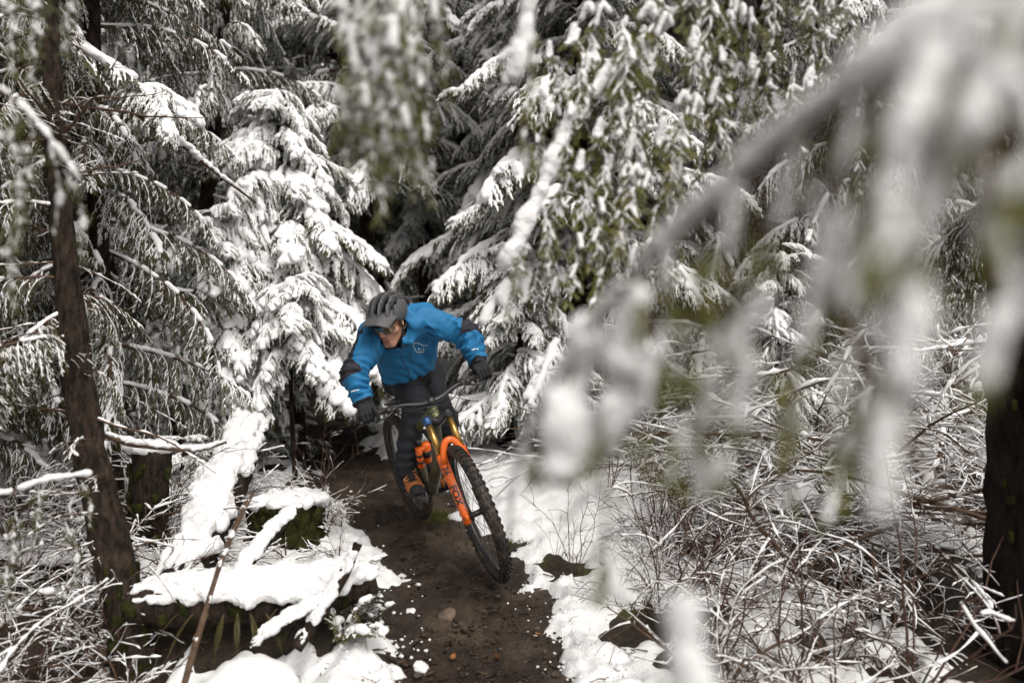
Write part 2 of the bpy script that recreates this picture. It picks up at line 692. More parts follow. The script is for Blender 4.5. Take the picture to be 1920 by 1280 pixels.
def build_ground():
    ys = np.concatenate([np.linspace(-25, 1.3, 14)[:-1], 1.3 * np.exp(np.arange(0, math.log(90 / 1.3), .0105))])
    def zf(X, Y):
        z, d = ground_base(X, Y)
        z = z + .016 * n2(X * 5, Y * 5, 3) + .010 * n2(X * 13, Y * 13, 4) + .006 * n2(X * 31, Y * 31, 5)
        # ruts and tyre-chewed lumps on the trail
        z = z + (d < 0) * (.010 * n2(X * 22, Y * 9, 21) + .007 * n2(X * 50, Y * 50, 22) - .016 * np.exp(-((d + .27) / .05) ** 2))
        return z, d
    V, F, d = sheet(ys, 300, zf)
    me = mesh_np('ground', V, [(F, 0)], [MUD], True, {'trail': sstep(.12, -.05, d.ravel() + .06 * n2(V[:, 0] * 8, V[:, 1] * 8, 23))})
    o = link('ground', me)
    o['kind'] = 'structure'
    ys = 1.25 * np.exp(np.arange(0, math.log(30 / 1.25), .0066))
    keep = {}
    def zs(X, Y):
        z, d = ground_base(X, Y)
        t = snow_t(X, Y, d)
        keep['t'] = t
        return z + t, t
    V, F, t = sheet(ys, 460, zs)
    t = t.ravel()
    ok = t[F].max(1) > -.012
    F = F[ok]
    used = np.unique(F)
    mp = np.full(len(V), -1)
    mp[used] = np.arange(len(used))
    me = mesh_np('snow', V[used], [(mp[F], 0)], [SNOW], True)
    o = link('snow', me)
    o['kind'] = 'stuff'
    o['label'] = 'broken white snow cover lying on both banks of the muddy trail'


def gz(x, y, snow=True):
    x = np.array([x], float)
    y = np.array([y], float)
    z, d = ground_base(x, y)
    if snow:
        z = z + np.maximum(snow_t(x, y, d), 0)
    return float(z[0])

# ------------------------------------------------------------------ mountain bike
RC = A(-.628, 4.69, .075)          # rear tyre contact
FC = A(-.080, 3.58, .035)           # front tyre contact
LEAN = math.radians(16)
STEER = math.radians(-7)
_f = nrm(FC - RC)
_l0 = nrm(np.cross(A(0, 0, 1), _f))
_u0 = np.cross(_f, _l0)
_l = math.cos(LEAN) * _l0 + math.sin(LEAN) * _u0
_u = math.cos(LEAN) * _u0 - math.sin(LEAN) * _l0
BM = Matrix(((_f[0], _l[0], _u[0], RC[0]), (_f[1], _l[1], _u[1], RC[1]), (_f[2], _l[2], _u[2], RC[2]), (0, 0, 0, 1)))
BROT = np.stack([_f, _l, _u])     # rows
HA = math.radians(64.5)
SA = A(1.175, 0, .351)             # point on the steering axis
SD = A(-math.cos(HA), 0, math.sin(HA))
SF = A(math.sin(HA), 0, math.cos(HA))     # forward, square to the axis


def b2w(p):
    return np.asarray(p, float) @ BROT + RC


def steer(p):
    p = np.asarray(p, float) - SA
    c, s = math.cos(STEER), math.sin(STEER)
    return p * c + np.cross(SD, p) * s + np.outer(p @ SD, SD).reshape(p.shape) * (1 - c) + SA


def b2w_s(p):
    return b2w(steer(np.asarray(p, float)))


AXF = A(1.215, 0, .37)
AXR = A(0, 0, .37)
BB = A(.44, 0, .312)
BAR = SA + SD * .640 + SF * .045
GRIP_L = BAR + A(-.045, .335, .035)
GRIP_R = BAR + A(-.045, -.335, .035)
CR_ANG = math.radians(206)        # crank angle: right pedal forward and high
CR = A(math.cos(CR_ANG), 0, math.sin(CR_ANG)) * .17
PED_L = BB + CR + A(0, .135, 0)
PED_R = BB - CR + A(0, -.135, 0)

M_TYRE = mat('tyre_rubber', (.017, .016, .015), .62, noise=(22, (.070, .050, .036), .45, .68), spec=.3)
M_TYRE_R = mat('muddy_tyre', (.030, .024, .018), .75, noise=(30, (.075, .055, .04), .35, .65), spec=.25)
M_RIM = mat('rim_black', (.014, .014, .015), .38, spec=.5)
M_ORANGE = mat('fork_orange', (.72, .125, .012), .4, noise=(16, (.16, .075, .035), .60, .74), spec=.45)
M_GOLD = mat('stanchion_gold', (.42, .25, .075), .28, metal=.85)
M_BLACK = mat('anodised_black', (.016, .016, .017), .42, spec=.5)
M_FRAME = mat('muddy_frame', (.060, .058, .030), .5, noise=(14, (.12, .10, .07), .4, .62), bump=(80, .3, .004))
M_FRAME_OLIVE = mat('olive_frame', (.115, .125, .042), .35, noise=(10, (.075, .075, .036), .5, .75))
M_STEEL = mat('steel', (.30, .30, .31), .35, metal=.9)
M_WHITE = mat('white_decal', (.75, .75, .75), .5)
M_RED = mat('red_decal', (.55, .05, .04), .5)
M_GREYDEC = mat('grey_decal', (.30, .30, .31), .5)
M_BLUE = mat('blue_anodised', (.03, .09, .22), .35, metal=.5)


def make_wheel(name, root, c, tf, fn, knobby):
    rr = .032
    R0 = .340
    wheel = MB()
    # rim: deep section ring
    prof = [(R0 - .024, -.015), (R0 - .006, -.017), (R0 - .006, .017), (R0 - .024, .015), (R0 - .038, .008), (R0 - .038, -.008)]
    V, F = lathe(prof, 56, c, closed=True)
    wheel.add(fn(V), F)
    ob = wheel.build(name, M_RIM, root)
    t = MB()
    a = np.linspace(0, 2 * math.pi, 14, endpoint=False)
    V, F = lathe(np.stack([R0 + rr * .88 * np.cos(a), rr * .95 * np.sin(a)], -1), 64, c, closed=True)
    t.add(fn(V), F)
    n = 60 if knobby else 84
    for i in range(n):
        th = 2 * math.pi * i / n
        er = A(math.cos(th), 0, math.sin(th))
        et = A(-math.sin(th), 0, math.cos(th))
        ey = A(0, 1, 0)
        if knobby:
            spots = [(.007, .0042, .0085), (-.007, .0042, .0085)] if i % 2 else [(.0, .0062, .009), (.014, .003, .007), (-.014, .003, .007)]
            spots = spots + [(.025, .0045, .0095), (-.025, .0045, .0095)]
            h = .0048
        else:
            spots = [(.008, .005, .008), (-.008, .005, .008), (.024, .004, .008), (-.024, .004, .008)]
            h = .0028
        for y, hw, hl in spots:
            ph = math.asin(max(-1, min(1, y / (rr * .95))))
            nr = er * math.cos(ph) + ey * math.sin(ph)
            ty = ey * math.cos(ph) - er * math.sin(ph)
            p = c + er * (R0 + rr * .88 * math.cos(ph)) + ey * y + nr * h * .4
            V, F = box(p, (hl, hw, h), np.stack([et, ty, nr]))
            t.add(fn(V), F)
    t.build('tyre', M_TYRE if knobby else M_TYRE_R, ob, smooth=False)
    h = MB()
    V, F = lathe([(.0, -.05), (.017, -.05), (.017, -.034), (.03, -.032), (.03, -.026), (.016, -.022), (.016, .022), (.03, .026), (.03, .032), (.017, .034), (.017, .05), (0, .05)], 20, c)
    h.add(fn(V), F)
    h.build('hub', M_BLACK, ob)
    s = MB()
    pp = []
    for i in range(28):
        th = 2 * math.pi * i / 28
        sd = 1 if i % 2 else -1
        tw = th + (.42 if (i // 2) % 2 else -.42)
        p0 = c + A(.029 * math.cos(tw), sd * .03, .029 * math.sin(tw))
        p1 = c + A((R0 - .03) * math.cos(th), sd * .003, (R0 - .03) * math.sin(th))
        pp.append([p0, p1])
    V, F = tubes(np.array(pp), .0012, 4)
    s.add(fn(V), F)
    s.build('spokes', M_BLACK, ob)
    d = MB()
    V, F = lathe([(.062, .0405), (.1, .0405), (.1, .0425), (.062, .0425)], 40, c, closed=True)
    d.add(fn(V), F)
    for i in range(6):
        th = i * math.pi / 3
        V, F = tubes(np.array([[c + A(.025 * math.cos(th), .0415, .025 * math.sin(th)), c + A(.066 * math.cos(th + .4), .0415, .066 * math.sin(th + .4))]]), .0035, 4)
        d.add(fn(V), F)
    d.build('brake_disc', M_STEEL, ob)
    return ob


def make_bike():
    root = bpy.data.objects.new('mountain_bike', None)
    COL.objects.link(root)
    root.matrix_world = BM
    tag(root, 'muddy full suspension mountain bike with an orange fork leaning through the bend', 'mountain bike')
    idf = lambda p: p
    fw = make_wheel('wheel', root, AXF, None, steer, True)
    rw = make_wheel('wheel', root, AXR, None, idf, False)
    # rim decals on the front wheel
    for k, (th, m, w) in enumerate([(-1.02, M_RED, .10), (-1.22, M_WHITE, .07), (-1.38, M_RED, .05), (2.2, M_WHITE, .08), (2.45, M_RED, .06)]):
        aa = np.linspace(th, th + w, 6)
        for sd in (-1,):
            r0, r1 = .340 - .022, .340 - .009
            V = np.concatenate([np.stack([AXF[0] + r * np.cos(aa), np.full(6, sd * .0178), AXF[2] + r * np.sin(aa)], -1) for r in (r0, r1)])
            V[:, 1] += AXF[1]
            F = np.array([[i, i + 1, i + 7, i + 6] for i in range(5)])
            MB().add(steer(V), F).build('rim_decal', m, fw)
    # fork
    fk = MB()
    for sd in (1, -1):
        y = A(0, sd * .060, 0)
        lo = AXF - SF * .012 + y
        pts = [lo - SD * .035, lo - SD * .015, lo + SD * .05, lo + SD * .12, lo + SD * .22, lo + SD * .31, lo + SD * .345, lo + SD * .352]
        V, F = tubes(np.array(pts), [.016, .0215, .022, .0228, .0245, .027, .028, .024], 18, ref=(0, 1, 0))
        fk.add(steer(V), F)
        V, F = lathe([(0, -.012), (.02, -.012), (.022, 0), (.02, .012), (0, .012)], 16, AXF + A(0, sd * .060, 0))
        fk.add(steer(V), F)
    # arch over the tyre, on the front of the legs
    lo = AXF - SF * .012
    arch = []
    for s in np.linspace(-1, 1, 15):
        h = .30 + .105 * (1 - abs(s) ** 2.6)
        fwd = .022 + .030 * (1 - abs(s) ** 2)
        arch.append(lo + SD * h + SF * fwd + A(0, s * .060, 0))
    V, F = tubes(np.array(arch), [.022] + [.0185] * 13 + [.022], 12, ref=tuple(SF), squash=.62)
    fk.add(steer(V), F)
    fork = fk.build('fork', M_ORANGE, root)
    st = MB()
    for sd in (1, -1):
        y = A(0, sd * .060, 0)
        V, F = tubes(np.array([lo + y + SD * .34, lo + y + SD * .535]), .0185, 18, ref=(0, 1, 0))
        MB().add(steer(V), F).build('stanchion', M_GOLD, fork)
        V, F = tubes(np.array([lo + y + SD * .525, lo + y + SD * .53, lo + y + SD * .565, lo + y + SD * .572]), [.021, .024, .023, .014], 18, ref=(0, 1, 0))
        MB().add(steer(V), F).build('top_cap', M_BLUE if sd < 0 else M_BLACK, fork)
    cr = MB()
    cp = [lo + SD * .545 + A(0, -.060, 0), lo + SD * .55 - SF * .018 + A(0, -.035, 0), SA + SD * .535 + SF * .0, lo + SD * .55 - SF * .018 + A(0, .035, 0), lo + SD * .545 + A(0, .060, 0)]
    V, F = tubes(spline(cp, 13), [.024] * 4 + [.028] * 5 + [.024] * 4, 14, ref=tuple(SD))
    cr.add(steer(V), F)
    cr.build('crown', M_BLACK, fork)
    # axle and caliper
    V, F = tubes(np.array([AXF + A(0, -.075, 0), AXF + A(0, .075, 0)]), .009, 12, ref=(0, 0, 1))
    MB().add(steer(V), F).build('axle', M_BLACK, fork)
    V, F = box(lo + SD * .10 - SF * .045 + A(0, .05, 0), (.014, .014, .035), np.stack([SF, A(0, 1, 0), SD]))
    MB().add(steer(V), F).build('brake_caliper', M_BLACK, fork)
    # lettering on both legs, wrapped round the tube and read downwards
    def lettering(body, size, h, sd, ang, bold):
        cu = bpy.data.curves.new('lettering', 'FONT')
        cu.body = body
        cu.size = size
        cu.align_x = 'CENTER'
        cu.align_y = 'CENTER'
        cu.offset = bold
        cu.resolution_u = 3
        tmp = bpy.data.objects.new('tmp', cu)
        me = bpy.data.meshes.new_from_object(tmp)
        bpy.data.objects.remove(tmp)
        bm = bmesh.new()
        bm.from_mesh(me)
        bmesh.ops.subdivide_edges(bm, edges=bm.edges[:], cuts=2, use_grid_fill=True)
        bmesh.ops.triangulate(bm, faces=bm.faces[:])
        for v in bm.verts:
            tx, ty = v.co.x, v.co.y
            r = .0269 - .0019 * max(0, (.26 - h) / .1)
            th = ang + ty / r                            # letter tops towards the rider's left
            d = SF * math.cos(th) + A(0, math.sin(th), 0)
            q = lo + A(0, sd * .060, 0) + SD * (h - tx) + d * r
            v.co = steer(q)
        bm.to_mesh(me)
        bm.free()
        me.materials.append(M_BLACK)
        link('lettering', me, fork)
    for sd, ang in ((-1, -.35), (1, .35)):
        lettering('FOX', .054, .125, sd, ang, .0021)
        lettering('36', .048, .262, sd, ang, .0014)
        if sd < 0:
            # thin grey line beside the letters
            pts = [lo + A(0, sd * .060, 0) + SD * h + (SF * math.cos(.62) + A(0, math.sin(.62), 0)) * .0236 for h in np.linspace(.03, .20, 8)]
            V, F = tubes(np.array(pts), .0022, 5)
            MB().add(steer(V), F).build('stripe', M_GREYDEC, fork)
    # frame
    fr = MB()
    ht0, ht1 = SA + SD * .552, SA + SD * .622
    V, F = tubes(np.array([ht0, ht0 + SD * .01, (ht0 + ht1) / 2, ht1 - SD * .01, ht1]), [.031, .030, .026, .028, .027], 20, ref=(0, 1, 0))
    fr.add(V, F)
    frame = fr.build('frame', M_FRAME_OLIVE, root)
    dt = spline([ht0 + SD * .035 - SF * .012, A(.78, 0, .60), A(.60, 0, .425), BB + A(.03, 0, .01)], 14)
    V, F = tubes(dt, np.linspace(.036, .042, 14), 18, ref=(0, 1, 0), squash=.86)
    MB().add(V, F).build('down_tube', M_FRAME, frame)
    V, F = tubes(spline([ht1 - SD * .03 - SF * .01, A(.66, 0, .79), A(.40, 0, .66)], 10), np.linspace(.026, .02, 10), 14, ref=(0, 1, 0))
    MB().add(V, F).build('top_tube', M_FRAME_OLIVE, frame)
    V, F = tubes(spline([BB, A(.40, 0, .52), A(.345, 0, .76)], 8), .021, 14, ref=(0, 1, 0))
    MB().add(V, F).build('seat_tube', M_FRAME, frame)
    for sd in (1, -1):
        V, F = tubes(spline([BB + A(-.01, sd * .028, .02), A(.28, sd * .06, .375), AXR + A(.03, sd * .075, .0), AXR + A(-.02, sd * .077, 0)], 10), .014, 10, ref=(0, 1, 0))
        MB().add(V, F).build('chainstay', M_FRAME, frame)
        V, F = tubes(spline([AXR + A(0, sd * .077, .01), A(.16, sd * .07, .53), A(.37, sd * .045, .66)], 10), .011, 10, ref=(0, 1, 0))
        MB().add(V, F).build('seatstay', M_FRAME, frame)
    V, F = lathe([(0, -.04), (.026, -.04), (.026, .04), (0, .04)], 18, BB)
    MB().add(V, F).build('bottom_bracket', M_BLACK, frame)
    # rear shock: orange body and reservoir with black damper parts
    s0, s1 = A(.52, -.0, .425), A(.60, -.0, .655)
    d = nrm(s1 - s0)
    sh = MB()
    V, F = tubes(np.array([s0 + d * .10, s0 + d * .11, s0 + d * .22, s0 + d * .235]), [.022, .029, .029, .02], 18, ref=(0, 1, 0))
    sh.add(V, F)
    off = A(.012, -.052, .0)
    V, F = tubes(np.array([s0 + off + d * .08, s0 + off + d * .09, s0 + off + d * .2, s0 + off + d * .212]), [.014, .021, .021, .012], 16, ref=(0, 1, 0))
    sh.add(V, F)
    V, F = box(s0 + d * .205 + off * .5, (.018, .04, .014), np.stack([nrm(np.cross(A(0, 1, 0), d)), A(0, 1, 0), d]))
    sh.add(V, F)
    shock = sh.build('shock', M_ORANGE, root)
    V, F = tubes(np.array([s0 - d * .01, s0 + d * .11]), .014, 14, ref=(0, 1, 0))
    MB().add(V, F).build('shock_shaft', M_BLACK, shock)
    V, F = tubes(np.array([s0 + d * .145, s0 + d * .19]), .0305, 16, ref=(0, 1, 0))
    MB().add(V, F).build('air_sleeve', M_BLACK, shock)
    for q in (.12, .165):
        V, F = tubes(np.array([s0 + off + d * q, s0 + off + d * (q + .016)]), .0225, 14, ref=(0, 1, 0))
        MB().add(V, F).build('reservoir_band', M_BLACK, shock)
    for sd in (1, -1):
        V, F = tubes(spline([s1 + A(0, sd * .035, 0), A(.50, sd * .042, .69), A(.37, sd * .045, .66)], 7), [.012, .015, .016, .016, .015, .013, .012], 10, ref=(0, 1, 0))
        MB().add(V, F).build('rocker_link', M_BLACK, frame)
    # saddle on a dropped post
    sp = MB()
    V, F = tubes(np.array([A(.345, 0, .75), A(.325, 0, .835)]), .016, 12, ref=(0, 1, 0))
    seatpost = MB().add(V, F).build('seatpost', M_BLACK, root)
    us = np.linspace(0, 1, 14)
    Vs, m = [], 11
    for u in us:
        x = .20 + .27 * u
        w = .068 * (1 - sstep(.15, .75, u)) + .02
        for k in range(m):
            a = math.pi * 2 * k / m
            Vs.append((x, w * math.cos(a), .865 + .012 * u + .02 * math.sin(a) * (1 if math.sin(a) > 0 else .7)))
    Fs = np.array([[i * m + k, i * m + (k + 1) % m, (i + 1) * m + (k + 1) % m, (i + 1) * m + k] for i in range(13) for k in range(m)])
    MB().add(np.array(Vs), Fs).build('saddle', M_BLACK, root)
    # cranks, pedals, chainring, chain
    for sd, pd, cv in ((1, PED_L, CR), (-1, PED_R, -CR)):
        V, F = tubes(np.array([BB + A(0, sd * .055, 0), BB + A(0, sd * .075, 0) + cv * .5, BB + A(0, sd * .08, 0) + cv]), [.017, .013, .012], 10, ref=(0, 1, 0))
        crank = MB().add(V, F).build('crank', M_BLACK, root)
        pb = MB()
        for dx in (-.046, .046):
            V, F = box(pd + A(dx, 0, 0), (.006, .048, .007))
            pb.add(V, F)
        for dy in (-.044, 0, .044):
            V, F = box(pd + A(0, dy, 0), (.044, .006, .0065))
            pb.add(V, F)
        V, F = tubes(np.array([BB + A(0, sd * .08, 0) + cv, pd + A(0, sd * .03, 0)]), .007, 8)
        pb.add(V, F)
        pb.build('pedal', M_BLACK, crank)
    V, F = lathe([(.03, -.052), (.064, -.052), (.066, -.049), (.064, -.046), (.03, -.046)], 32, BB, closed=True)
    MB().add(V, F).build('chainring', M_STEEL, root)
    ch = []
    for t in np.linspace(0, 1, 12):
        ch.append(BB + A(0, -.05, .066) + (AXR + A(0, -.05, .05) - BB - A(0, -.05, .066)) * t)
    for a in np.linspace(math.pi / 2, 3 * math.pi / 2, 10)[1:]:
        ch.append(AXR + A(.05 * math.cos(a), -.05, .05 * math.sin(a)))
    ch += [A(.03, -.05, .25), A(.06, -.05, .23), A(.2, -.05, .26)]
    for a in np.linspace(-math.pi / 2, math.pi / 2, 8):
        ch.append(BB + A(.066 * math.cos(a), -.05, .066 * math.sin(a)))
    V, F = tubes(np.array(ch), .0042, 6, ref=(0, 1, 0))
    MB().add(V, F).build('chain', M_STEEL, root)
    V, F = tubes(spline([A(-.01, -.06, .33), A(.0, -.07, .28), A(.05, -.065, .23)], 6), [.014, .02, .018, .016, .018, .014], 10, ref=(0, 1, 0))
    MB().add(V, F).build('derailleur', M_BLACK, root)
    # cockpit
    hb = MB()
    pts = spline([BAR + A(-.05, -.40, .036), GRIP_R + A(.012, .09, 0), BAR + A(-.018, -.15, .030), BAR + A(-.004, -.06, .004), BAR, BAR + A(-.004, .06, .004), BAR + A(-.018, .15, .030), GRIP_L + A(.012, -.09, 0), BAR + A(-.05, .40, .036)], 41)
    rad = np.interp(np.linspace(-1, 1, 41), [-1, -.4, -.1, .1, .4, 1], [.0112, .0112, .0175, .0175, .0112, .0112])
    V, F = tubes(pts, rad, 14, ref=(0, 0, 1))
    hb.add(steer(V), F)
    bar = hb.build('handlebar', M_BLACK, root)
    V, F = tubes(np.array([SA + SD * .645 - SF * .022, SA + SD * .645 + SF * .012, BAR + SF * .018]), [.022, .021, .023], 14, ref=(0, 1, 0))
    b = MB().add(steer(V), F)
    V, F = tubes(np.array([SA + SD * .620, SA + SD * .672]), .0195, 16, ref=(0, 1, 0))
    b.add(steer(V), F)
    b.build('stem', M_BLACK, bar)
    for sd, g in ((1, GRIP_L), (-1, GRIP_R)):
        gp = pts[-9:] if sd > 0 else pts[:9]
        V, F = tubes(gp, [.0165, .016] + [.0158 + .0006 * (i % 2) for i in range(5)] + [.016, .0165], 12, ref=(0, 0, 1))
        MB().add(steer(V), F).build('grip', M_TYRE, bar)
        inn = g + A(.018, -sd * .105, .0)
        lv = MB()
        V, F = box(inn + A(.012, 0, -.004), (.016, .014, .014))
        lv.add(steer(V), F)
        V, F = tubes(spline([inn + A(.02, -sd * .02, -.008), inn + A(.045, -sd * .005, -.014), inn + A(.062, sd * .03, -.022), inn + A(.058, sd * .09, -.028)], 9), [.009, .008, .0075, .0065, .006, .006, .006, .0065, .005], 8, ref=(0, 0, 1))
        lv.add(steer(V), F)
        V, F = tubes(np.array([inn + A(.02, -sd * .055, -.004), inn + A(.018, sd * .012, -.006)]), .0085, 8)
        lv.add(steer(V), F)
        lv.build('brake_lever', M_BLACK, bar)
    # hoses and cables loop from the levers to the frame
    for k, (a, bq, c, d2) in enumerate([
            (GRIP_L + A(.03, -.16, 0), BAR + A(.12, .10, .005), BAR + A(.10, -.03, -.03), SA + SD * .60 + A(.03, -.035, 0)),
            (GRIP_R + A(.03, .16, 0), BAR + A(.12, -.12, .02), BAR + A(.13, .02, -.005), SA + SD * .58 + A(.02, .04, 0)),
            (GRIP_R + A(.03, .13, -.01), BAR + A(.10, -.06, -.02), BAR + A(.09, .06, -.07), SA + SD * .57 + A(.0, .045, 0)),
            (GRIP_L + A(.03, -.12, -.01), BAR + A(.10, .10, -.05), lo + SD * .5 + SF * .09 + A(0, .08, 0), lo + SD * .2 - SF * .03 + A(0, .085, 0))]):
        V, F = tubes(spline([a, bq, c, d2], 20), .0027, 6)
        MB().add(steer(V), F).build('brake_hose' if k in (0, 3) else 'cable', M_BLACK, bar)
    return root


# ------------------------------------------------------------------ the rider
def ik(a, c, l1, l2, pole):
    d = c - a
    L = np.linalg.norm(d)
    L = min(L, (l1 + l2) * .999)
    u = nrm(d)
    x = (l1 * l1 - l2 * l2 + L * L) / (2 * L)
    h = math.sqrt(max(l1 * l1 - x * x, 0))
    p = pole - u * (pole @ u)
    return a + u * x + nrm(p) * h


SKIN = mat('skin', (.46, .25, .17), .5, noise=(22, (.40, .20, .135), .4, .7), spec=.35)
HAIR = mat('hair', (.02, .014, .010), .7)
JET = mat('trouser_black', (.0155, .0165, .0205), .8, bump=(220, .25, .003), spec=.2)
GLOVE = mat('glove_black', (.020, .020, .022), .8, bump=(260, .3, .003), spec=.2)
HELMET = mat('helmet_matt', (.076, .076, .079), .55, bump=(300, .08, .002), spec=.35)
LINER = mat('liner', (.004, .004, .004), .9, spec=.1)
LENS = mat('mirror_lens', (.34, .25, .17), .06, metal=.8)
SHOE_O = (.42, .145, .045)


def jacket_material():
    m = bpy.data.materials.new('jacket_cloth')
    m.use_nodes = True
    nt = m.node_tree
    b = nt.nodes['Principled BSDF']
    at = nt.nodes.new('ShaderNodeAttribute')
    at.attribute_name = 'panel'
    gt = nt.nodes.new('ShaderNodeMath')
    gt.operation = 'GREATER_THAN'
    gt.inputs[1].default_value = .5
    nt.links.new(at.outputs['Fac'], gt.inputs[0])
    mx = nt.nodes.new('ShaderNodeMix')
    mx.data_type = 'RGBA'
    tc = nt.nodes.new('ShaderNodeTexCoord')
    n = nt.nodes.new('ShaderNodeTexNoise')
    n.inputs['Scale'].default_value = 9
    nt.links.new(tc.outputs['Object'], n.inputs['Vector'])
    r = nt.nodes.new('ShaderNodeValToRGB')
    r.color_ramp.elements[0].color = (.014, .125, .275, 1)
    r.color_ramp.elements[1].color = (.017, .160, .340, 1)
    nt.links.new(n.outputs['Fac'], r.inputs['Fac'])
    nt.links.new(r.outputs['Color'], mx.inputs[6])
    mx.inputs[7].default_value = (.018, .018, .024, 1)
    nt.links.new(gt.outputs[0], mx.inputs[0])
    nt.links.new(mx.outputs[2], b.inputs['Base Color'])
    b.inputs['Roughness'].default_value = .62
    b.inputs['Specular IOR Level'].default_value = .25
    n2_ = nt.nodes.new('ShaderNodeTexNoise')
    n2_.inputs['Scale'].default_value = 26
    n2_.inputs['Detail'].default_value = 3
    nt.links.new(tc.outputs['Object'], n2_.inputs['Vector'])
    bp = nt.nodes.new('ShaderNodeBump')
    bp.inputs['Strength'].default_value = .45
    bp.inputs['Distance'].default_value = .015
    nt.links.new(n2_.outputs['Fac'], bp.inputs['Height'])
    nt.links.new(bp.outputs['Normal'], b.inputs['Normal'])
    return m


def seg_t(p, a, b):
    ab = b - a
    return ((p - a) @ ab) / (ab @ ab)


def make_rider():
    base = A(-.55, 4.25, gz(-.55, 4.25, False))
    W = lambda v: v - base
    gl, gr = b2w_s(GRIP_L), b2w_s(GRIP_R)
    bdir = nrm(gl - gr)                                   # along the bar to the rider's left
    SL = A(-.500, 4.06, 1.425)
    SR = A(-.800, 3.88, 1.300)
    HIPL = A(-.575, 4.57, 1.06)
    HIPR = A(-.735, 4.52, 1.03)
    fwdw = nrm(_f)
    # wrists: behind and above the bar
    bk = nrm(-b2w_s(BAR + SF) + b2w_s(BAR))
    upw = nrm(np.cross(bdir, bk))
    if upw[2] < 0:
        upw = -upw
    EL = P(876, 628, 3.97)
    ER = P(664, 702, 3.72)
    WL = gl + nrm(EL - gl) * .085
    WR = gr + nrm(ER - gr) * .085
    heel = lambda pd, sd: b2w(pd + A(-.03, 0, .01))
    ANK_L = b2w(PED_L + A(-.10, .0, .115))
    ANK_R = b2w(PED_R + A(-.09, .0, .125))
    KL = ik(HIPL, ANK_L, .43, .42, fwdw - _l * .02)
    KR = ik(HIPR, ANK_R, .43, .42, fwdw - _l * .05)
    NB = (SL + SR) / 2 + A(.0, .0, .015)
    HC = A(-.695, 3.83, 1.392)                            # between the ears
    Fd = nrm(A(-.24, -.80, -.55))
    Ud = A(-.12, -.10, 1.)
    Ud = nrm(Ud - Fd * (Ud @ Fd))
    Ld = np.cross(Ud, Fd)
    HR = np.stack([Fd, Ld, Ud])
    H = lambda f, l, u: HC + Fd * f + Ld * l + Ud * u

    # --- body: one continuous mesh, fine grid round the head
    def axis(lo, hi, a, b, h, H_):
        return np.concatenate([np.arange(lo, a, H_), np.arange(a, b, h), np.arange(b, hi + H_, H_)])
    f = Field(axis(-1.15, .05, HC[0] - .15, HC[0] + .15, .0042, .014), axis(3.45, 4.75, HC[1] - .15, HC[1] + .15, .0042, .014), axis(.2, 1.62, HC[2] - .17, HC[2] + .15, .0042, .014))
    hip = (HIPL + HIPR) / 2
    ch = NB + nrm(hip - NB) * .16
    f.cap(hip, ch, .115, .125, k=.05).cap(SL + (NB - SL) * .25, SR + (NB - SR) * .25, .055, k=.05)
    for s_, e_, w_, hip_, kn, an, g in ((SL, EL, WL, HIPL, KL, ANK_L, gl), (SR, ER, WR, HIPR, KR, ANK_R, gr)):
        f.cap(s_, e_, .048, .038, k=.03).cap(e_, w_, .037, .026, k=.015)
        f.cap(hip_, kn, .082, .055, k=.04).cap(kn, an, .046, .030, k=.02)
        f.cap(w_, g + bk * .03 + upw * .015, .026, .028, k=.02)
        ft = an + A(0, 0, -.06) + fwdw * .10
        f.cap(an, an + A(0, 0, -.04), .030, .030, k=.02).cap(an + A(0, 0, -.04), an + A(0, 0, -.06) + fwdw * .08, .029, .024, k=.02)
    f.cap(NB - Fd * .02, H(-.028, 0, -.05), .062, .056, k=.03)
    f.ell(H(-.012, 0, .032), (.100, .077, .093), HR, k=.02)
    f.ell(H(.030, 0, -.045), (.064, .056, .070), HR, k=.03)
    f.cap(H(.070, -.012, -.103), H(.070, .012, -.103), .021, k=.02)
    f.cap(H(.0, .058, -.055), H(.06, .018, -.105), .018, k=.025).cap(H(.0, -.058, -.055), H(.06, -.018, -.105), .018, k=.025)
    f.cap(H(.080, -.04, .030), H(.080, .04, .030), .014, k=.015)
    for s_ in (1, -1):
        f.ell(H(.072, s_ * .034, .006), (.016, .016, .012), HR, k=.012, cut=True)
        f.ell(H(.066, s_ * .033, .006), (.0125, .0125, .0125), HR, k=.004)
        f.cap(H(.062, s_ * .046, -.022), H(.045, s_ * .055, -.03), .019, k=.02)
        f.ell(H(-.004, s_ * .079, -.008), (.018, .010, .032), HR, k=.006)
        f.ell(H(.002, s_ * .087, -.006), (.009, .006, .018), HR, k=.004, cut=True)
        f.ell(H(.098, s_ * .010, -.031), (.010, .008, .007), HR, k=.008)
    f.cap(H(.090, 0, .016), H(.111, 0, -.026), .009, .0125, k=.012)
    f.cap(H(.090, -.018, -.0655), H(.090, .018, -.0655), .0065, k=.006)
    f.cap(H(.088, -.016, -.079), H(.088, .016, -.079), .0075, k=.006)
    f.cap(H(.097, -.024, -.0725), H(.097, .024, -.0725), .0028, k=.003, cut=True)
    V, F = f.out()
    lip = ((V - HC) @ HR.T)
    ml = (np.abs(lip[:, 2] + .072) < .012) & (np.abs(lip[:, 1]) < .023) & (lip[:, 0] > .082)
    hair = (lip[:, 2] > .035) | ((lip[:, 0] < -.045) & (lip[:, 2] > -.045))
    hair &= np.linalg.norm(V - HC, axis=1) < .2
    fm = np.zeros(len(F), int)
    fm[ml[F].mean(1) > .5] = 1
    fm[hair[F].mean(1) > .5] = 2
    LIP = mat('lips', (.36, .13, .10), .5)
    me = mesh_np('person', W(V), [(F[fm == k], k) for k in range(3)], [SKIN, LIP, HAIR])
    per = thing('person', 'mountain biker in blue jacket, black trousers and dark helmet crouched over the handlebar', 'person', base, me=me)

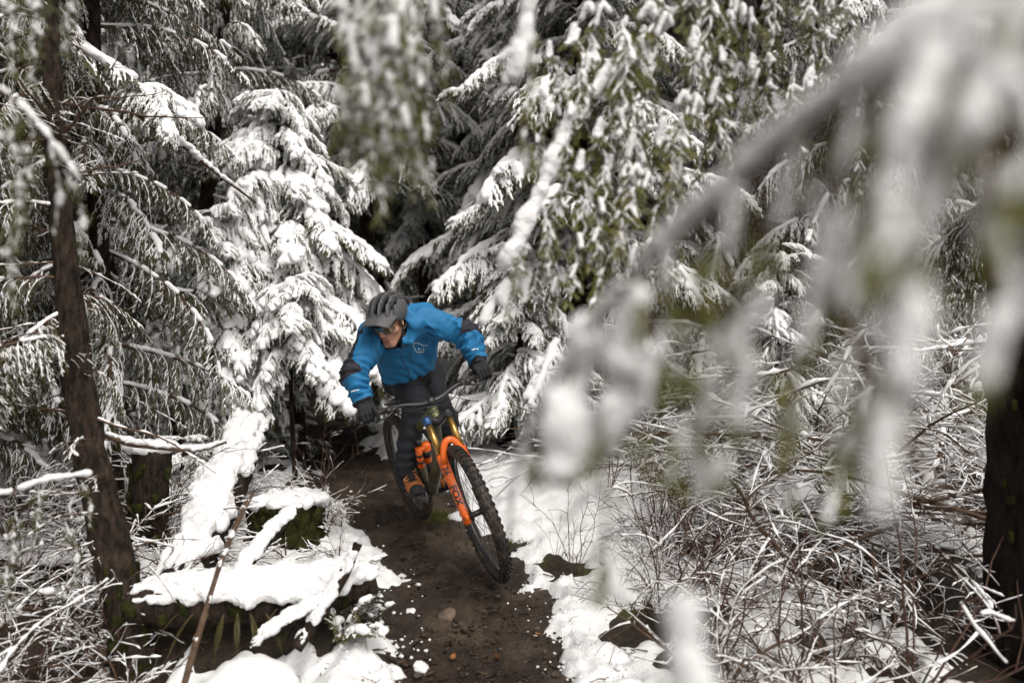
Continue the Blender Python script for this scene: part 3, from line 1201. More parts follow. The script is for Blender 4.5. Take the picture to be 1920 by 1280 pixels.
    # --- jacket
    allp = np.array([SL, SR, EL, ER, WL, WR, hip, NB])
    lo, hi = allp.min(0) - .2, allp.max(0) + .2
    hi[2] = max(hi[2], HC[2] + .05)
    hem = P(768, 694, 4.27)
    f = Field(*ugrid(lo, hi, .0075))
    sx = nrm(SL - SR)
    td = nrm(NB - hem)
    belly = hem + td * .06
    for q in (-1, 1):
        f.cap(hem + sx * q * .070 - td * .02, ch + sx * q * .072, .106, .110, k=.05)
        f.cap(ch + sx * q * .075, NB + sx * q * .06 - td * .05, .118, .085, k=.06)
    f.cap(hem - td * .03, ch - td * .02, .118, .124, k=.05)
    f.cap(SL + (NB - SL) * .3, SR + (NB - SR) * .3, .075, k=.06)
    for s_, e_, w_ in ((SL, EL, WL), (SR, ER, WR)):
        f.cap(s_ + (NB - s_) * .12, e_, .080, .062, k=.05)
        f.cap(e_, w_ + (e_ - w_) * .08, .064, .047, k=.03)
        f.cap(w_ + (e_ - w_) * .12, w_ + (e_ - w_) * .02, .048, .047, k=.012)
    # stand-up hood bunched round the neck
    nk = H(-.050, 0, -.085)
    cen = nk * .55 + NB * .45
    axn = nrm(H(-.03, 0, .0) - NB)
    e1 = nrm(np.cross(axn, Fd))
    e2 = np.cross(e1, axn)
    ring = []
    for a in np.linspace(0, 2 * math.pi, 17):
        r = .098 if math.cos(a) < 0 else .100
        back = math.cos(a)                                # +1 at the back of the head
        ring.append(cen + (-e2 if (e2 @ Fd) > 0 else e2) * back * .098 + e1 * math.sin(a) * .105 + axn * (.012 + .045 * max(0, back)))
    for i in range(16):
        f.cap(ring[i], ring[i + 1], .030, k=.022)
    # raised hood flap behind the helmet on the left
    f.cap(H(-.085, .080, -.02), H(-.06, .125, -.075), .022, .036, k=.03)
    f.cap(H(-.11, .02, -.02), H(-.09, .09, -.03), .03, .026, k=.03)
    f.cap(H(-.06, .125, -.075), H(.02, .105, -.135), .026, .018, k=.035)
    # open the collar
    f.cap(H(-.03, 0, -.09), H(.02, 0, .12), .083, .09, k=.012, cut=True)
    f.ell(H(.03, 0, -.05), (.085, .072, .088), HR, k=.012, cut=True)
    G = f.grid()
    wr = .006 * n3(G, 13, 1) + .0035 * n3(G * A(1, 1, 1.0), 26, 2)
    # drag lines from armpit to hem and rings near the elbows
    for e_, s_, w_ in ((EL, SL, WL), (ER, SR, WR)):
        de = np.linalg.norm(G - e_, axis=-1)
        ax_ = nrm(w_ - s_)
        ph = (G - e_) @ ax_
        wr = wr + .011 * np.exp(-(de / .12) ** 2) * np.sin(ph * 2 * math.pi / .042 + 3 * n3(G, 9, 3))
        dw = np.linalg.norm(G - (w_ * .65 + e_ * .35), axis=-1)
        wr = wr + .010 * np.exp(-(dw / .10) ** 2) * np.sin((G @ nrm(w_ - e_)) * 2 * math.pi / .038 + 4 * n3(G, 11, 4))
        du = np.linalg.norm(G - s_, axis=-1)
        wr = wr + .012 * np.exp(-(du / .16) ** 2) * np.sin((G @ nrm(e_ - s_ + .6 * td)) * 2 * math.pi / .055 + 3.5 * n3(G, 8, 5))
    wr = wr + .017 * (1 - np.abs(n3(G * A(1, 1, .6), 7, 6))) ** 7 + .010 * (1 - np.abs(n3(G * A(.7, 1, 1.), 12, 13))) ** 6
    dh = np.linalg.norm(G - (hem * .6 + ch * .4), axis=-1)
    wr = wr + .010 * np.exp(-(dh / .17) ** 2) * np.sin((G @ nrm(sx + .8 * td)) * 2 * math.pi / .07 + 4 * n3(G, 6, 7))
    f.D = f.D + (-wr).astype(np.float32)
    f.plane(hem + td * .035, -td)
    for e_, w_ in ((EL, WL), (ER, WR)):
        pass
    V, F = f.out()
    # black sleeve panels
    pan = np.zeros(len(V))
    for sd, s_, e_, w_ in ((1, SL, EL, WL), (-1, SR, ER, WR)):
        tu, tf_ = seg_t(V, s_, e_), seg_t(V, e_, w_)
        du = np.linalg.norm(V - (s_ + np.clip(tu, 0, 1)[:, None] * (e_ - s_)), axis=1)
        df = np.linalg.norm(V - (e_ + np.clip(tf_, 0, 1)[:, None] * (w_ - e_)), axis=1)
        near = (np.minimum(du, df) < .12)
        outw = nrm(nrm(e_ - s_) * .0 + nrm(s_ - hip) * .55 + sx * sd * .3 + A(0, .55, .15))
        ua = nrm(e_ - s_)
        outw = nrm(outw - ua * (outw @ ua))
        rad = V - (s_ + np.clip(tu, -.2, 1.2)[:, None] * (e_ - s_))
        ang = (nrm(rad) @ outw)
        strip = sstep(.78, .90, ang) * (tu > .02) * (tu < 1.1) * near
        diag = tu + .16 * ang
        elbow = np.where((du < df) | (tf_ < 0), sstep(.89, .93, diag), sstep(.15, .11, tf_ - .05 * ang)) * near * (tu > .5)
        pan = np.maximum(pan, np.maximum(strip, elbow))
        cuff = sstep(.975, .985, tf_) * near * (df < du)
        pan = np.maximum(pan, cuff)
    # dark lining inside the collar
    loc = (V - HC) @ HR.T
    ins = np.hypot(loc[:, 0] + .02, loc[:, 1]) < .088
    pan = np.maximum(pan, (ins & (np.abs(loc[:, 2] + .04) < .12) & (loc[:, 0] < .05)) * 1.)
    me = mesh_np('jacket', W(V), [(F, 0)], [jacket_material()], True, {'panel': pan})
    jk = link('jacket', me, per)
    bvh = BVHTree.FromPolygons([tuple(v) for v in V], [tuple(q) for q in F.tolist()])
    def onjacket(pix):
        out, prev = [], None
        for (px, py) in pix:
            d = Vector(P(px, py, 1.) - A(0, 0, CAMZ)).normalized()
            hit = bvh.ray_cast(Vector((0, 0, CAMZ)), d)
            if hit[0] is not None:
                out.append(np.array(hit[0]) - np.array(d) * .001)
        return np.array(out)
    def dense(pts, n=5):
        o = []
        for a, b_ in zip(pts[:-1], pts[1:]):
            for t in np.linspace(0, 1, n, endpoint=False):
                o.append((a[0] + (b_[0] - a[0]) * t, a[1] + (b_[1] - a[1]) * t))
        return o + [pts[-1]]
    REF = mat('reflective_print', (.60, .64, .68), .45)
    z1 = lambda pts: [(620 + x / 4.267, 520 + y / 4.267) for x, y in pts]
    for line in ([(692, 600), (676, 578), (664, 552), (662, 534), (672, 525), (692, 524), (716, 532), (738, 545), (760, 546), (775, 541)],
                 [(692, 600), (705, 596), (720, 600), (735, 598), (745, 590), (744, 565)],
                 [(700, 565), (712, 580)], [(712, 565), (700, 581)], [(728, 568), (724, 590)]):
        q = onjacket(dense(z1(line), 4))
        if len(q) > 2:
            V_, F_ = tubes(W(q), .0024, 5)
            MB().add(V_, F_).build('chest_emblem', REF, jk)
    for line, r in (([(560, 630), (585, 680), (615, 735), (636, 790)], .0022), ([(628, 590), (650, 660), (668, 700)], .0018), ([(640, 540), (560, 545), (520, 552), (470, 575)], .0018), ([(320, 470), (340, 520), (372, 590), (395, 650)], .0016)):
        q = onjacket(dense(z1(line), 8))
        if len(q) > 2:
            V_, F_ = tubes(W(q), r, 5)
            MB().add(V_, F_).build('zip', M_BLACK, jk)
    for line in ([(1128, 583), (1150, 574), (1178, 572)], [(165, 915), (190, 906), (226, 900)]):
        q = onjacket(dense(z1(line), 6))
        if len(q) > 2:
            V_, F_ = tubes(W(q), .0045, 6)
            MB().add(V_, F_).build('reflective_strip', M_WHITE, jk)

    # --- trousers
    allp = np.array([HIPL, HIPR, KL, KR, ANK_L, ANK_R])
    f = Field(*ugrid(allp.min(0) - .17, allp.max(0) + .2, .009))
    f.cap(HIPL, HIPR, .118, k=.05)
    f.cap(hip, hem - td * .01, .122, .128, k=.05)
    f.plane(hem + td * .075, td)
    for hp, kn, an in ((HIPL, KL, ANK_L), (HIPR, KR, ANK_R)):
        f.cap(hp, kn, .102, .078, k=.05).cap(kn, an + A(0, 0, .015), .078, .060, k=.035).cap(an + A(0, 0, .03), an + A(0, 0, -.02), .058, .054, k=.02)
    G = f.grid()
    wr = .004 * n3(G, 13, 8) + .003 * n3(G, 24, 9) + .009 * (1 - np.abs(n3(G, 6, 10))) ** 5
    for kn, an, hp in ((KL, ANK_L, HIPL), (KR, ANK_R, HIPR)):
        dk = np.linalg.norm(G - kn, axis=-1)
        wr = wr + .006 * np.exp(-(dk / .12) ** 2) * np.sin((G @ nrm(an - hp)) * 2 * math.pi / .05 + 4 * n3(G, 8, 11))
        da = np.linalg.norm(G - (an * .75 + kn * .25), axis=-1)
        wr = wr + .007 * np.exp(-(da / .14) ** 2) * np.sin((G @ nrm(an - kn)) * 2 * math.pi / .06 + 4 * n3(G, 7, 12))
    f.D = f.D - wr.astype(np.float32)
    V, F = f.out()
    me = mesh_np('trousers', W(V), [(F, 0)], [JET])
    tr = link('trousers', me, per)
    bvh = BVHTree.FromPolygons([tuple(v) for v in V], [tuple(q) for q in F.tolist()])
    for line in ([(492, 960), (497, 968), (494, 990), (487, 992), (485, 980), (493, 974)],):
        q = onjacket(dense(z1(line), 3))
        if len(q) > 2:
            V_, F_ = tubes(W(q), .0014, 5)
            MB().add(V_, F_).build('emblem', REF, tr)

    # --- gloves gripping the bar
    for sd, g, w_, e_ in ((1, gl, WL, EL), (-1, gr, WR, ER)):
        f = Field(*ugrid(g - .15, g + .15, .0045))
        wd = nrm(w_ - g)
        e1_ = nrm(wd - bdir * (wd @ bdir))                # from the bar towards the wrist
        e2_ = np.cross(bdir, e1_)
        if e2_ @ (-fwdw * -1) < 0:
            e2_ = -e2_                                    # over the front of the bar
        at = lambda ang, r, y: g + bdir * y + r * (e1_ * math.cos(ang) + e2_ * math.sin(ang))
        # palm and back of the hand
        for y in (-.030, -.010, .010, .030):
            f.cap(at(.75, .042, y), w_ + bdir * y * .55 + e2_ * .004, .0165, .019, k=.014)
        f.cap(w_, w_ + (e_ - w_) * .16, .031, .038, k=.015)
        for i, y in enumerate((-.034, -.0115, .0115, .033)):
            y = y * -sd                                   # i = 0 is the index finger, next to the stem
            y = -(y) if False else y
            rr = (.0112, .0112, .0108, .0098)[i]
            if i == 0:
                yi = -sd * .036
                lev = at(1.25, .046, yi)
                tip = at(1.9, .075, yi - sd * .004)
                tip2 = at(2.35, .080, yi - sd * .004)
                f.cap(at(.75, .045, yi), lev, .0125, .0115, k=.006).cap(lev, tip, .0115, .0105, k=.004).cap(tip, tip2, .0105, .0095, k=.004)
            else:
                yi = (0, -.0125, .0115, .034)[i] * sd
                pts = [at(.70, .043, yi), at(1.45, .037, yi), at(2.45, .031, yi), at(3.5, .028, yi), at(4.2, .028, yi)]
                for a_, b_, q_ in zip(pts[:-1], pts[1:], (1.12, 1.05, 1., .92)):
                    f.cap(a_, b_, rr * q_, rr * q_ * .97, k=.004)
        # thumb leaves the side of the palm and closes under the bar
        y0 = -sd * .030
        th = [w_ * .45 + g * .55 + bdir * y0 + e1_ * .01 - e2_ * .012, at(-.55, .034, y0 - sd * .018), at(-1.35, .030, y0 - sd * .024), at(-2.1, .029, y0 - sd * .02)]
        for a_, b_, q_ in zip(th[:-1], th[1:], (.0150, .0128, .0115)):
            f.cap(a_, b_, q_, q_ * .9, k=.006)
        V, F = f.out()
        link('glove', mesh_np('glove', W(V), [(F, 0)], [GLOVE]), per)

    # --- shoes
    M_SO = mat('shoe_suede', SHOE_O, .85, noise=(35, (.30, .10, .03)), spec=.15)
    M_SB = mat('shoe_rubber', (.018, .018, .019), .7, spec=.3)
    for sd, pd, an in ((1, PED_L, ANK_L), (-1, PED_R, ANK_R)):
        fx = nrm(_f + _l * sd * .16)
        uz = nrm(_u - fx * (_u @ fx))
        ly = np.cross(uz, fx)
        c = b2w(pd) + uz * .010
        S = lambda x, y, z: c + fx * x + ly * y + uz * z
        R = np.stack([fx, ly, uz])
        f = Field(*ugrid(c - .22, c + .24, .006))
        f.cap(S(-.135, 0, .035), S(.0, 0, .035), .036, .041, k=.03)
        f.cap(S(.0, 0, .032), S(.088, 0, .026), .043, .037, k=.03)
        f.ell(S(.06, 0, .03), (.085, .049, .036), R, k=.02)
        f.cap(S(-.13, 0, .05), an + uz * .03, .036, .044, k=.03)
        f.cap(S(-.03, 0, .06), S(-.10, 0, .105), .036, .040, k=.03)
        f.plane(S(0, 0, 0), -uz)
        V, F = f.out()
        q = (V - c) @ R.T
        # sole, toe cap, laces
        blk = (q[:, 2] < .020) | (q[:, 0] > .098) | (q[:, 0] < -.135) | ((np.abs(q[:, 1]) < .021) & (q[:, 0] < .055) & (q[:, 2] > .05)) | (q[:, 2] > .122)
        fb = blk[F].mean(1) > .5
        sh = link('shoe', mesh_np('shoe', W(V), [(F[~fb], 0), (F[fb], 1)], [M_SO, M_SB]), per)
        lc = MB()
        for x, z in ((.05, .072), (.025, .082), (.0, .094), (-.025, .106)):
            V_, F_ = tubes(W(np.array([S(x, -.033, z - .012), S(x + .004, 0, z + .004), S(x, .033, z - .012)])), .0042, 6)
            lc.add(V_, F_)
        lc.build('laces', M_SB, sh)

    # --- helmet
    f = Field(*ugrid(HC - .21, HC + .21, .0040))
    f.ell(H(-.018, 0, .050), (.143, .108, .108), HR, k=.01)
    f.ell(H(-.075, 0, .010), (.082, .092, .090), HR, k=.03)
    f.ell(H(-.014, 0, .036), (.112, .084, .094), HR, k=.006, cut=True)
    f.ell(H(-.050, 0, -.02), (.078, .080, .09), HR, k=.006, cut=True)
    # brim line: high over the brow, lower behind the ears
    f.D = np.maximum(f.D, (lambda G: (-( (G - HC) @ Ud) + np.interp((G - HC) @ Fd, [-.2, -.09, -.03, .03, .09, .2], [-.055, -.055, -.015, .022, .042, .042])).astype(np.float32))(f.grid()))
    def dome(fr, l, k=1.0):                               # point on the shell over (forward, left)
        q = 1 - ((fr + .018) / .143) ** 2 - (l / .108) ** 2
        return H(fr, l, .050 + .108 * math.sqrt(max(q, 0)) * k)
    for l0, l1, rv, spans in ((0, 0, .0150, ((.112, .060), (.040, -.010), (-.035, -.075), (-.098, -.125))), (.044, .040, .0140, ((.100, .050), (.030, -.025), (-.050, -.095))), (-.044, -.040, .0140, ((.100, .050), (.030, -.025), (-.050, -.095))), (.080, .074, .0115, ((.066, .020), (.0, -.045), (-.066, -.095))), (-.080, -.074, .0115, ((.066, .020), (.0, -.045), (-.066, -.095)))):
        for a_, b_ in spans:
            for kk in (1.0, .88, .76, .64):
                f.cap(dome(a_, l0, kk), dome((a_ + b_) / 2, (l0 + l1) / 2, kk), rv, k=.0015, cut=True)
                f.cap(dome((a_ + b_) / 2, (l0 + l1) / 2, kk), dome(b_, l1, kk), rv, k=.0015, cut=True)
    V, F = f.out()
    hm = link('helmet', mesh_np('helmet', W(V), [(F, 0)], [HELMET]), per)
    f = Field(*ugrid(HC - .18, HC + .18, .008))
    f.ell(H(-.014, 0, .037), (.108, .083, .094), HR, k=.01)
    f.plane(H(0, 0, .038), -Ud)
    V, F = f.out()
    link('helmet_liner', mesh_np('helmet_liner', W(V), [(F, 0)], [LINER]), hm)
    # visor: curved peak with thickness, ribs and a kinked edge
    nu, nv = 17, 10
    top = []
    for j in range(nv):
        t = j / (nv - 1)
        for i in range(nu):
            s_ = -1 + 2 * i / (nu - 1)
            wd = .104 - .018 * t
            back = .072 - .085 * abs(s_) ** 2.2 * (1 - t)
            fr = back + (.180 - .024 * abs(s_) ** 2.5 - back) * t
            up = .092 + .006 * t - .040 * abs(s_) ** 2.4 - .012 * t * t
            up += .006 * math.exp(-((abs(s_) - .42) / .10) ** 2) * (1 - .5 * t)
            top.append((fr, s_ * wd, up))
    top = np.array(top)
    bot = top - A(.0, 0, .006)
    i = np.arange(nv - 1)[:, None] * nu
    j = np.arange(nu - 1)[None]
    Q = np.stack([i + j, i + j + 1, i + nu + j + 1, i + nu + j], -1).reshape(-1, 4)
    n = nv * nu
    edge = [(a, b_) for a, b_ in zip(range(nu - 1), range(1, nu))]
    edge += [((nv - 1) * nu + b_, (nv - 1) * nu + a) for a, b_ in zip(range(nu - 1), range(1, nu))]
    edge += [((r + 1) * nu, r * nu) for r in range(nv - 1)] + [(r * nu + nu - 1, (r + 1) * nu + nu - 1) for r in range(nv - 1)]
    E = np.array([[b_, a, a + n, b_ + n] for a, b_ in edge])
    VV = np.concatenate([top, bot])
    Vw = HC + VV[:, :1] * Fd + VV[:, 1:2] * Ld + VV[:, 2:] * Ud
    MB().add(W(Vw), [Q, Q[:, ::-1] + n, E]).build('visor', HELMET, hm)
    for s_ in (1, -1):
        V_, F_ = tubes(W(spline([H(.02, s_ * .088, .03), H(.015, s_ * .083, -.04), H(.035, s_ * .062, -.10), H(.045, 0, -.135)], 14)), .0045, 6)
        b_ = MB().add(V_, F_)
        V_, F_ = tubes(W(spline([H(-.06, s_ * .085, -.01), H(-.02, s_ * .088, -.045), H(.015, s_ * .081, -.055)], 8)), .004, 6)
        b_.add(V_, F_).build('strap', M_BLACK, hm)
    # glasses
    us, vs = np.linspace(-1, 1, 25), np.linspace(0, 1, 7)
    gv = []
    for v in vs:
        for u in us:
            a_ = u * 1.02
            dr = .022 * (1 - v) * math.exp(-(u / .16) ** 2)
            gv.append((.030 + .083 * math.cos(a_) - .006 * (1 - v), .083 * math.sin(a_), -.022 + .05 * v + dr - .012 * (1 - v) * 0 + .012 * abs(u) ** 3 * (1 - v)))
    gv = np.array(gv)
    i = np.arange(6)[:, None] * 25
    j = np.arange(24)[None]
    Q = np.stack([i + j, i + j + 1, i + 26 + j, i + 25 + j], -1).reshape(-1, 4)
    nor = nrm(gv - A(.03, 0, 0) * 1.0 - gv * A(0, 0, 1))
    VV = np.concatenate([gv + nor * .0015, gv - nor * .001])
    Vw = HC + VV[:, :1] * Fd + VV[:, 1:2] * Ld + VV[:, 2:] * Ud
    gl_ = MB().add(W(Vw), [Q, Q[:, ::-1] + len(gv)]).build('glasses', LENS, per)
    rim = [gv[6 * 25 + k] for k in range(25)]
    V_, F_ = tubes(W(HC + np.array(rim) @ HR), .0032, 6)
    b_ = MB().add(V_, F_)
    rim = [gv[k] for k in range(25)]
    V_, F_ = tubes(W(HC + np.array(rim) @ HR), .0018, 6)
    b_.add(V_, F_)
    for s_ in (1, -1):
        V_, F_ = tubes(W(np.array([H(.072, s_ * .071, .024), H(.03, s_ * .079, .024), H(-.02, s_ * .083, .018)])), .003, 6)
        b_.add(V_, F_)
    b_.build('glasses_frame', M_BLACK, gl_)
    return per

# ------------------------------------------------------------------ boughs, twigs and sprays (one mesh each, copied by sharing data)
def leaf_quads(p, d, side, n, ln, w):
    """rhombic leaflets: base p, direction d, width axis side"""
    ln = np.asarray(ln)[:, None]
    w = np.asarray(w)[:, None]
    V = np.stack([p, p + d * ln * .5 + side * w * .5 + n * w * .12, p + d * ln, p + d * ln * .5 - side * w * .5 + n * w * .12], 1).reshape(-1, 3)
    F = np.arange(len(p) * 4).reshape(-1, 4)
    return V, F


def gen_bough(seed, L=1.5, W=.55, a0=.15, droop=.9, sp=.055, tsp=.036, tl=.085, snow=.8, pil=14, pr=(.028, .05), sr=(.0036, .0066), cell=.0100, leaf=(.019, .0062), needle=NEEDLE, hang=.5):
    r = np.random.default_rng(seed)
    N = 16
    t = np.linspace(0, 1, N)
    ang = a0 - droop * t ** 1.2
    st = L / (N - 1)
    x = np.concatenate([[0], np.cumsum(np.cos(ang[:-1]) * st)])
    z = np.concatenate([[0], np.cumsum(np.sin(ang[:-1]) * st)])
    y = .04 * L * np.cumsum(r.normal(0, .35, N)) / 2
    main = np.stack([x, y - y[0], z], -1)
    mr = .012 * L * (1 - t) ** .8 + .0018
    wood = MB()
    V, F = tubes(main, mr, 6, cap=False)
    wood.add(V, F, 0)
    secs, segs = [], []
    tt = np.arange(.10, .995, sp / L)
    for q, ti in enumerate(tt):
        for s in (-1, 1):
            if r.random() < .06:
                continue
            ti2 = np.clip(ti + r.uniform(-.3, .3) * sp / L, 0, 1)
            p = np.array([np.interp(ti2, t, main[:, k]) for k in range(3)])
            a = np.interp(ti2, t, ang)
            T = A(math.cos(a), 0, math.sin(a))
            ln = (W * (1 - ti2) ** .65 * min(1, .35 + ti2 * 3) * r.uniform(.65, 1.12) + .05)
            sw = r.uniform(.55, 1.0)
            d0 = nrm(T * r.uniform(.55, .95) + A(0, s * sw, 0) + A(0, 0, r.uniform(-.12, .12)))
            n = 8
            pts = [p]
            d = d0
            for k in range(n - 1):
                d = nrm(d + A(0, 0, -hang * ln * r.uniform(.35, .75)) + r.normal(0, .05, 3) + T * .05)
                pts.append(pts[-1] + d * ln / (n - 1))
            secs.append((np.array(pts), ln))
    S = np.array([s[0] for s in secs])
    SR = np.array([np.linspace(.0022 + .004 * s[1], .0012, 8) for s in secs])
    V, F = tubes(S, SR, 4, cap=False)
    wood.add(V, F, 0)
    tp, lens = [], []
    for pts, ln in secs:
        m = max(2, int(ln / tsp))
        for k in range(m):
            u = (k + r.uniform(.2, .9)) / m
            if u < .08:
                continue
            i = min(int(u * 7), 6)
            p = pts[i] + (pts[i + 1] - pts[i]) * (u * 7 - i)
            T = nrm(pts[i + 1] - pts[i])
            sd = nrm(np.cross(T, A(0, 0, 1)))
            for s in (-1, 1):
                l = tl * r.uniform(.6, 1.2) * (1 - .5 * u)
                d = nrm(T * .75 + sd * s * r.uniform(.5, .9) + A(0, 0, r.uniform(-.35, .05)))
                q = [p]
                for _ in range(3):
                    d = nrm(d + A(0, 0, -.16 - hang * .15))
                    q.append(q[-1] + d * l / 3)
                tp.append(q)
                lens.append(l)
        # the twig's own tip
        T = nrm(pts[-1] - pts[-2])
        tp.append([pts[-1], pts[-1] + T * .015, pts[-1] + T * .03 + A(0, 0, -.004), pts[-1] + T * .045 + A(0, 0, -.01)])
        lens.append(.045)
    TP = np.array(tp)
    lens = np.array(lens)
    V, F = tubes(TP, np.array([.0013, .0011, .0009, .0006]), 3, cap=False)
    wood.add(V, F, 0)
    # leaflets along the twiglets
    for k in range(4):
        u = (k + .35) / 4 * 3
        i = int(u)
        p = TP[:, i] + (TP[:, i + 1] - TP[:, i]) * (u - i)
        T = nrm(TP[:, i + 1] - TP[:, i])
        sd = nrm(np.cross(T, A(0, 0, 1)[None]) + 1e-6)
        nn = np.cross(sd, T)
        for s in (-1, 1):
            j = r.uniform(.7, 1.25, len(p))
            d = nrm(T * .8 + sd * s * .6 + nn * r.normal(-.1, .2, len(p))[:, None])
            V, F = leaf_quads(p, d, nrm(np.cross(nn, d)), nn, leaf[0] * j, leaf[1] * j)
            wood.add(V, F, 1)
    bmesh_ = wood.mesh('branch', [TWIG, needle])
    # snow: thin broken ridges along the twiglets, a lumpy ridge on the stem, a few pillows
    def seg(a, b, q):
        up = A(0, 0, q * .75)
        segs.append((a + up, b + up, q))
    sm = MB()
    Qt = TP[r.random(len(TP)) < snow]
    if len(Qt):
        Qt = np.stack([spline(q, 5) for q in Qt])
        rr = r.uniform(*sr, (len(Qt), 1)) * np.clip(.55 + r.random((len(Qt), 5)) * .9, 0, 1.5)
        rr[:, 0] *= .6
        rr[:, -1] *= .35
        V, F = tubes(Qt + A(0, 0, 1) * (rr * .62 + .0016)[..., None] + r.normal(0, .0016, Qt.shape), rr, 5, cap=False)
        sm.add(V, F)
    Qs = S[r.random(len(S)) < min(1, snow * 1.2)]
    Qs = np.stack([spline(q, 14) for q in Qs])
    rr = sr[1] * np.clip(.75 + .9 * n3(Qs, 14, seed % 9) + r.normal(0, .25, Qs.shape[:2]), .12, 1.9)
    V, F = tubes(Qs + A(0, 0, 1) * (rr * .6 + .002)[..., None] + r.normal(0, .002, Qs.shape), rr, 6, cap=False)
    sm.add(V, F)
    for i in range(N - 1):
        if r.random() < min(1, snow * 1.25):
            for _ in range(2):
                q = r.uniform(.010, .021)
                o = r.normal(0, .006, 3)
                seg(main[i] + o, main[i + 1] + o, q)
    for _ in range(pil):
        pts, ln = secs[r.integers(len(secs))]
        i = r.integers(0, 5)
        q = r.uniform(*pr)
        for k in range(i, min(i + r.integers(2, 5), 7)):
            for _ in range(2):
                o = r.normal(0, q * .42, 3) * A(1, 1, .3)
                seg(pts[k] + o, pts[k + 1] + o, q * r.uniform(.42, .72))
    V, F = blobs_mesh(segs, cell, flat=.85)
    V = rough(V, F, .0030, .020, seed)
    sm.add(V, F)
    return bmesh_, sm.mesh('snow', [SNOW_FAR])


def gen_dead(seed, L=1.2, snow=.5, srad=.0062):
    """bare, twiggy dead branch with a line of snow"""
    r = np.random.default_rng(seed)
    N = 10
    pts = [A(0, 0, 0)]
    d = nrm(A(1, 0, r.uniform(-.1, .2)))
    for k in range(N - 1):
        d = nrm(d + r.normal(0, .10, 3) + A(0, 0, -.03))
        pts.append(pts[-1] + d * L / (N - 1))
    main = np.array(pts)
    tw, tr = [], []
    for k in range(int(L * 15)):
        u = r.uniform(.12, .98) * (N - 1)
        i = min(int(u), N - 2)
        p = main[i] + (main[i + 1] - main[i]) * (u - i)
        T = nrm(main[i + 1] - main[i])
        sd = nrm(np.cross(T, A(0, 0, 1)) * r.choice([-1, 1]) + A(0, 0, r.uniform(-.5, .4)))
        l = L * r.uniform(.08, .34) * (1.1 - u / N)
        q = [p]
        dd = nrm(T * .8 + sd)
        for _ in range(5):
            dd = nrm(dd + r.normal(0, .17, 3) + A(0, 0, -.05))
            q.append(q[-1] + dd * l / 5)
        tw.append(q)
        tr.append(np.linspace(.0035, .0013, 6) * L ** .5)
    tw = np.array(tw)
    m = MB()
    V, F = tubes(main, .013 * L ** .6 * np.linspace(1, .2, N), 6)
    m.add(V, F, 0)
    V, F = tubes(tw, np.array(tr), 4, cap=False)
    m.add(V, F, 0)
    bm_ = m.mesh('branch', [TWIG])
    s = MB()
    def strip(P_, rad):
        n = len(P_)
        k = np.stack([np.repeat(r.random((n, 1)) < snow, P_.shape[1], 1)], 0)[0]
        rr = rad * np.clip(.55 + .8 * n3(P_, 12, seed % 7) + .55 * n3(P_, 34, 3) + r.normal(0, .15, rad.shape), .04, 1.25) * k
        rr[:, 0] *= .3
        rr[:, -1] *= .3
        V, F = tubes((P_ + np.array([0, 0, 1]) * (rr * .6 + .003)[..., None])[k[:, 0]], rr[k[:, 0]], 6)
        s.add(V, F)
    fine = spline(main, 24)[None]
    strip(fine, np.full((1, 24), srad * 2.0 * L ** .5))
    tf_ = np.stack([spline(q, 9) for q in tw])
    strip(tf_, np.full(tf_.shape[:2], srad * .85))
    return bm_, s.mesh('snow', [SNOW_FAR])


def gen_shrub(seed, h=.9, n=16, spread=.7, snow=.7, bark=TWIG, side=6, arch=.5, srad=.0075):
    """bare bush: stems from one root, arching, with side twigs; snow lies along the flatter lengths"""
    r = np.random.default_rng(seed)
    S, SR, T2, TR = [], [], [], []
    for k in range(n):
        az = r.uniform(0, 2 * math.pi)
        lean = r.uniform(.1, 1) * spread
        d = nrm(A(math.cos(az) * lean, math.sin(az) * lean, 1))
        l = h * r.uniform(.6, 1.25)
        p = A(math.cos(az), math.sin(az), 0) * r.uniform(0, .06)
        q = [p]
        for i in range(9):
            d = nrm(d + A(math.cos(az), math.sin(az), -.9) * arch * r.uniform(.1, .4) + r.normal(0, .13, 3))
            q.append(q[-1] + d * l / 9)
        q = np.array(q)
        S.append(q)
        r0 = r.uniform(.0035, .0075)
        SR.append(np.linspace(r0, .0014, 10))
        for _ in range(side):
            u = r.uniform(2, 8.9)
            i = int(u)
            p = q[i] + (q[i + 1] - q[i]) * (u - i)
            T = nrm(q[i + 1] - q[i])
            d2 = nrm(T + nrm(r.normal(0, 1, 3)) * .9)
            l2 = l * r.uniform(.10, .38)
            w = [p]
            for _ in range(5):
                d2 = nrm(d2 + r.normal(0, .17, 3) + A(0, 0, -.05))
                w.append(w[-1] + d2 * l2 / 5)
            T2.append(w)
            TR.append(np.linspace(.0026, .0011, 6))
    S, T2 = np.array(S), np.array(T2)
    m = MB()
    V, F = tubes(S, np.array(SR), 5, cap=False)
    m.add(V, F, 0)
    if len(T2):
        V, F = tubes(T2, np.array(TR), 4, cap=False)
        m.add(V, F, 0)
    s = MB()
    for grp, nn in ((S, 22), (T2, 9)):
        if len(grp) == 0:
            continue
        Q = np.stack([spline(q, nn) for q in grp])
        Q = Q[r.random(len(Q)) < snow]
        tan = nrm(np.gradient(Q, axis=1))
        flat = np.clip(1.25 - np.abs(tan[..., 2]) * 1.35, 0, 1)
        lump = n3(Q, 11, seed) * .7 + n3(Q, 28, seed) * .5
        rr = srad * flat * np.clip(.75 + 1.1 * lump + r.normal(0, .2, Q.shape[:2]), .05, 1.9) + .0002
        V, F = tubes(Q + A(0, 0, 1) * (rr * .55 + .0035)[..., None], rr, 6)
        s.add(V, F)
    return m.mesh('stems', [bark]), s.mesh('snow', [SNOW_FAR])


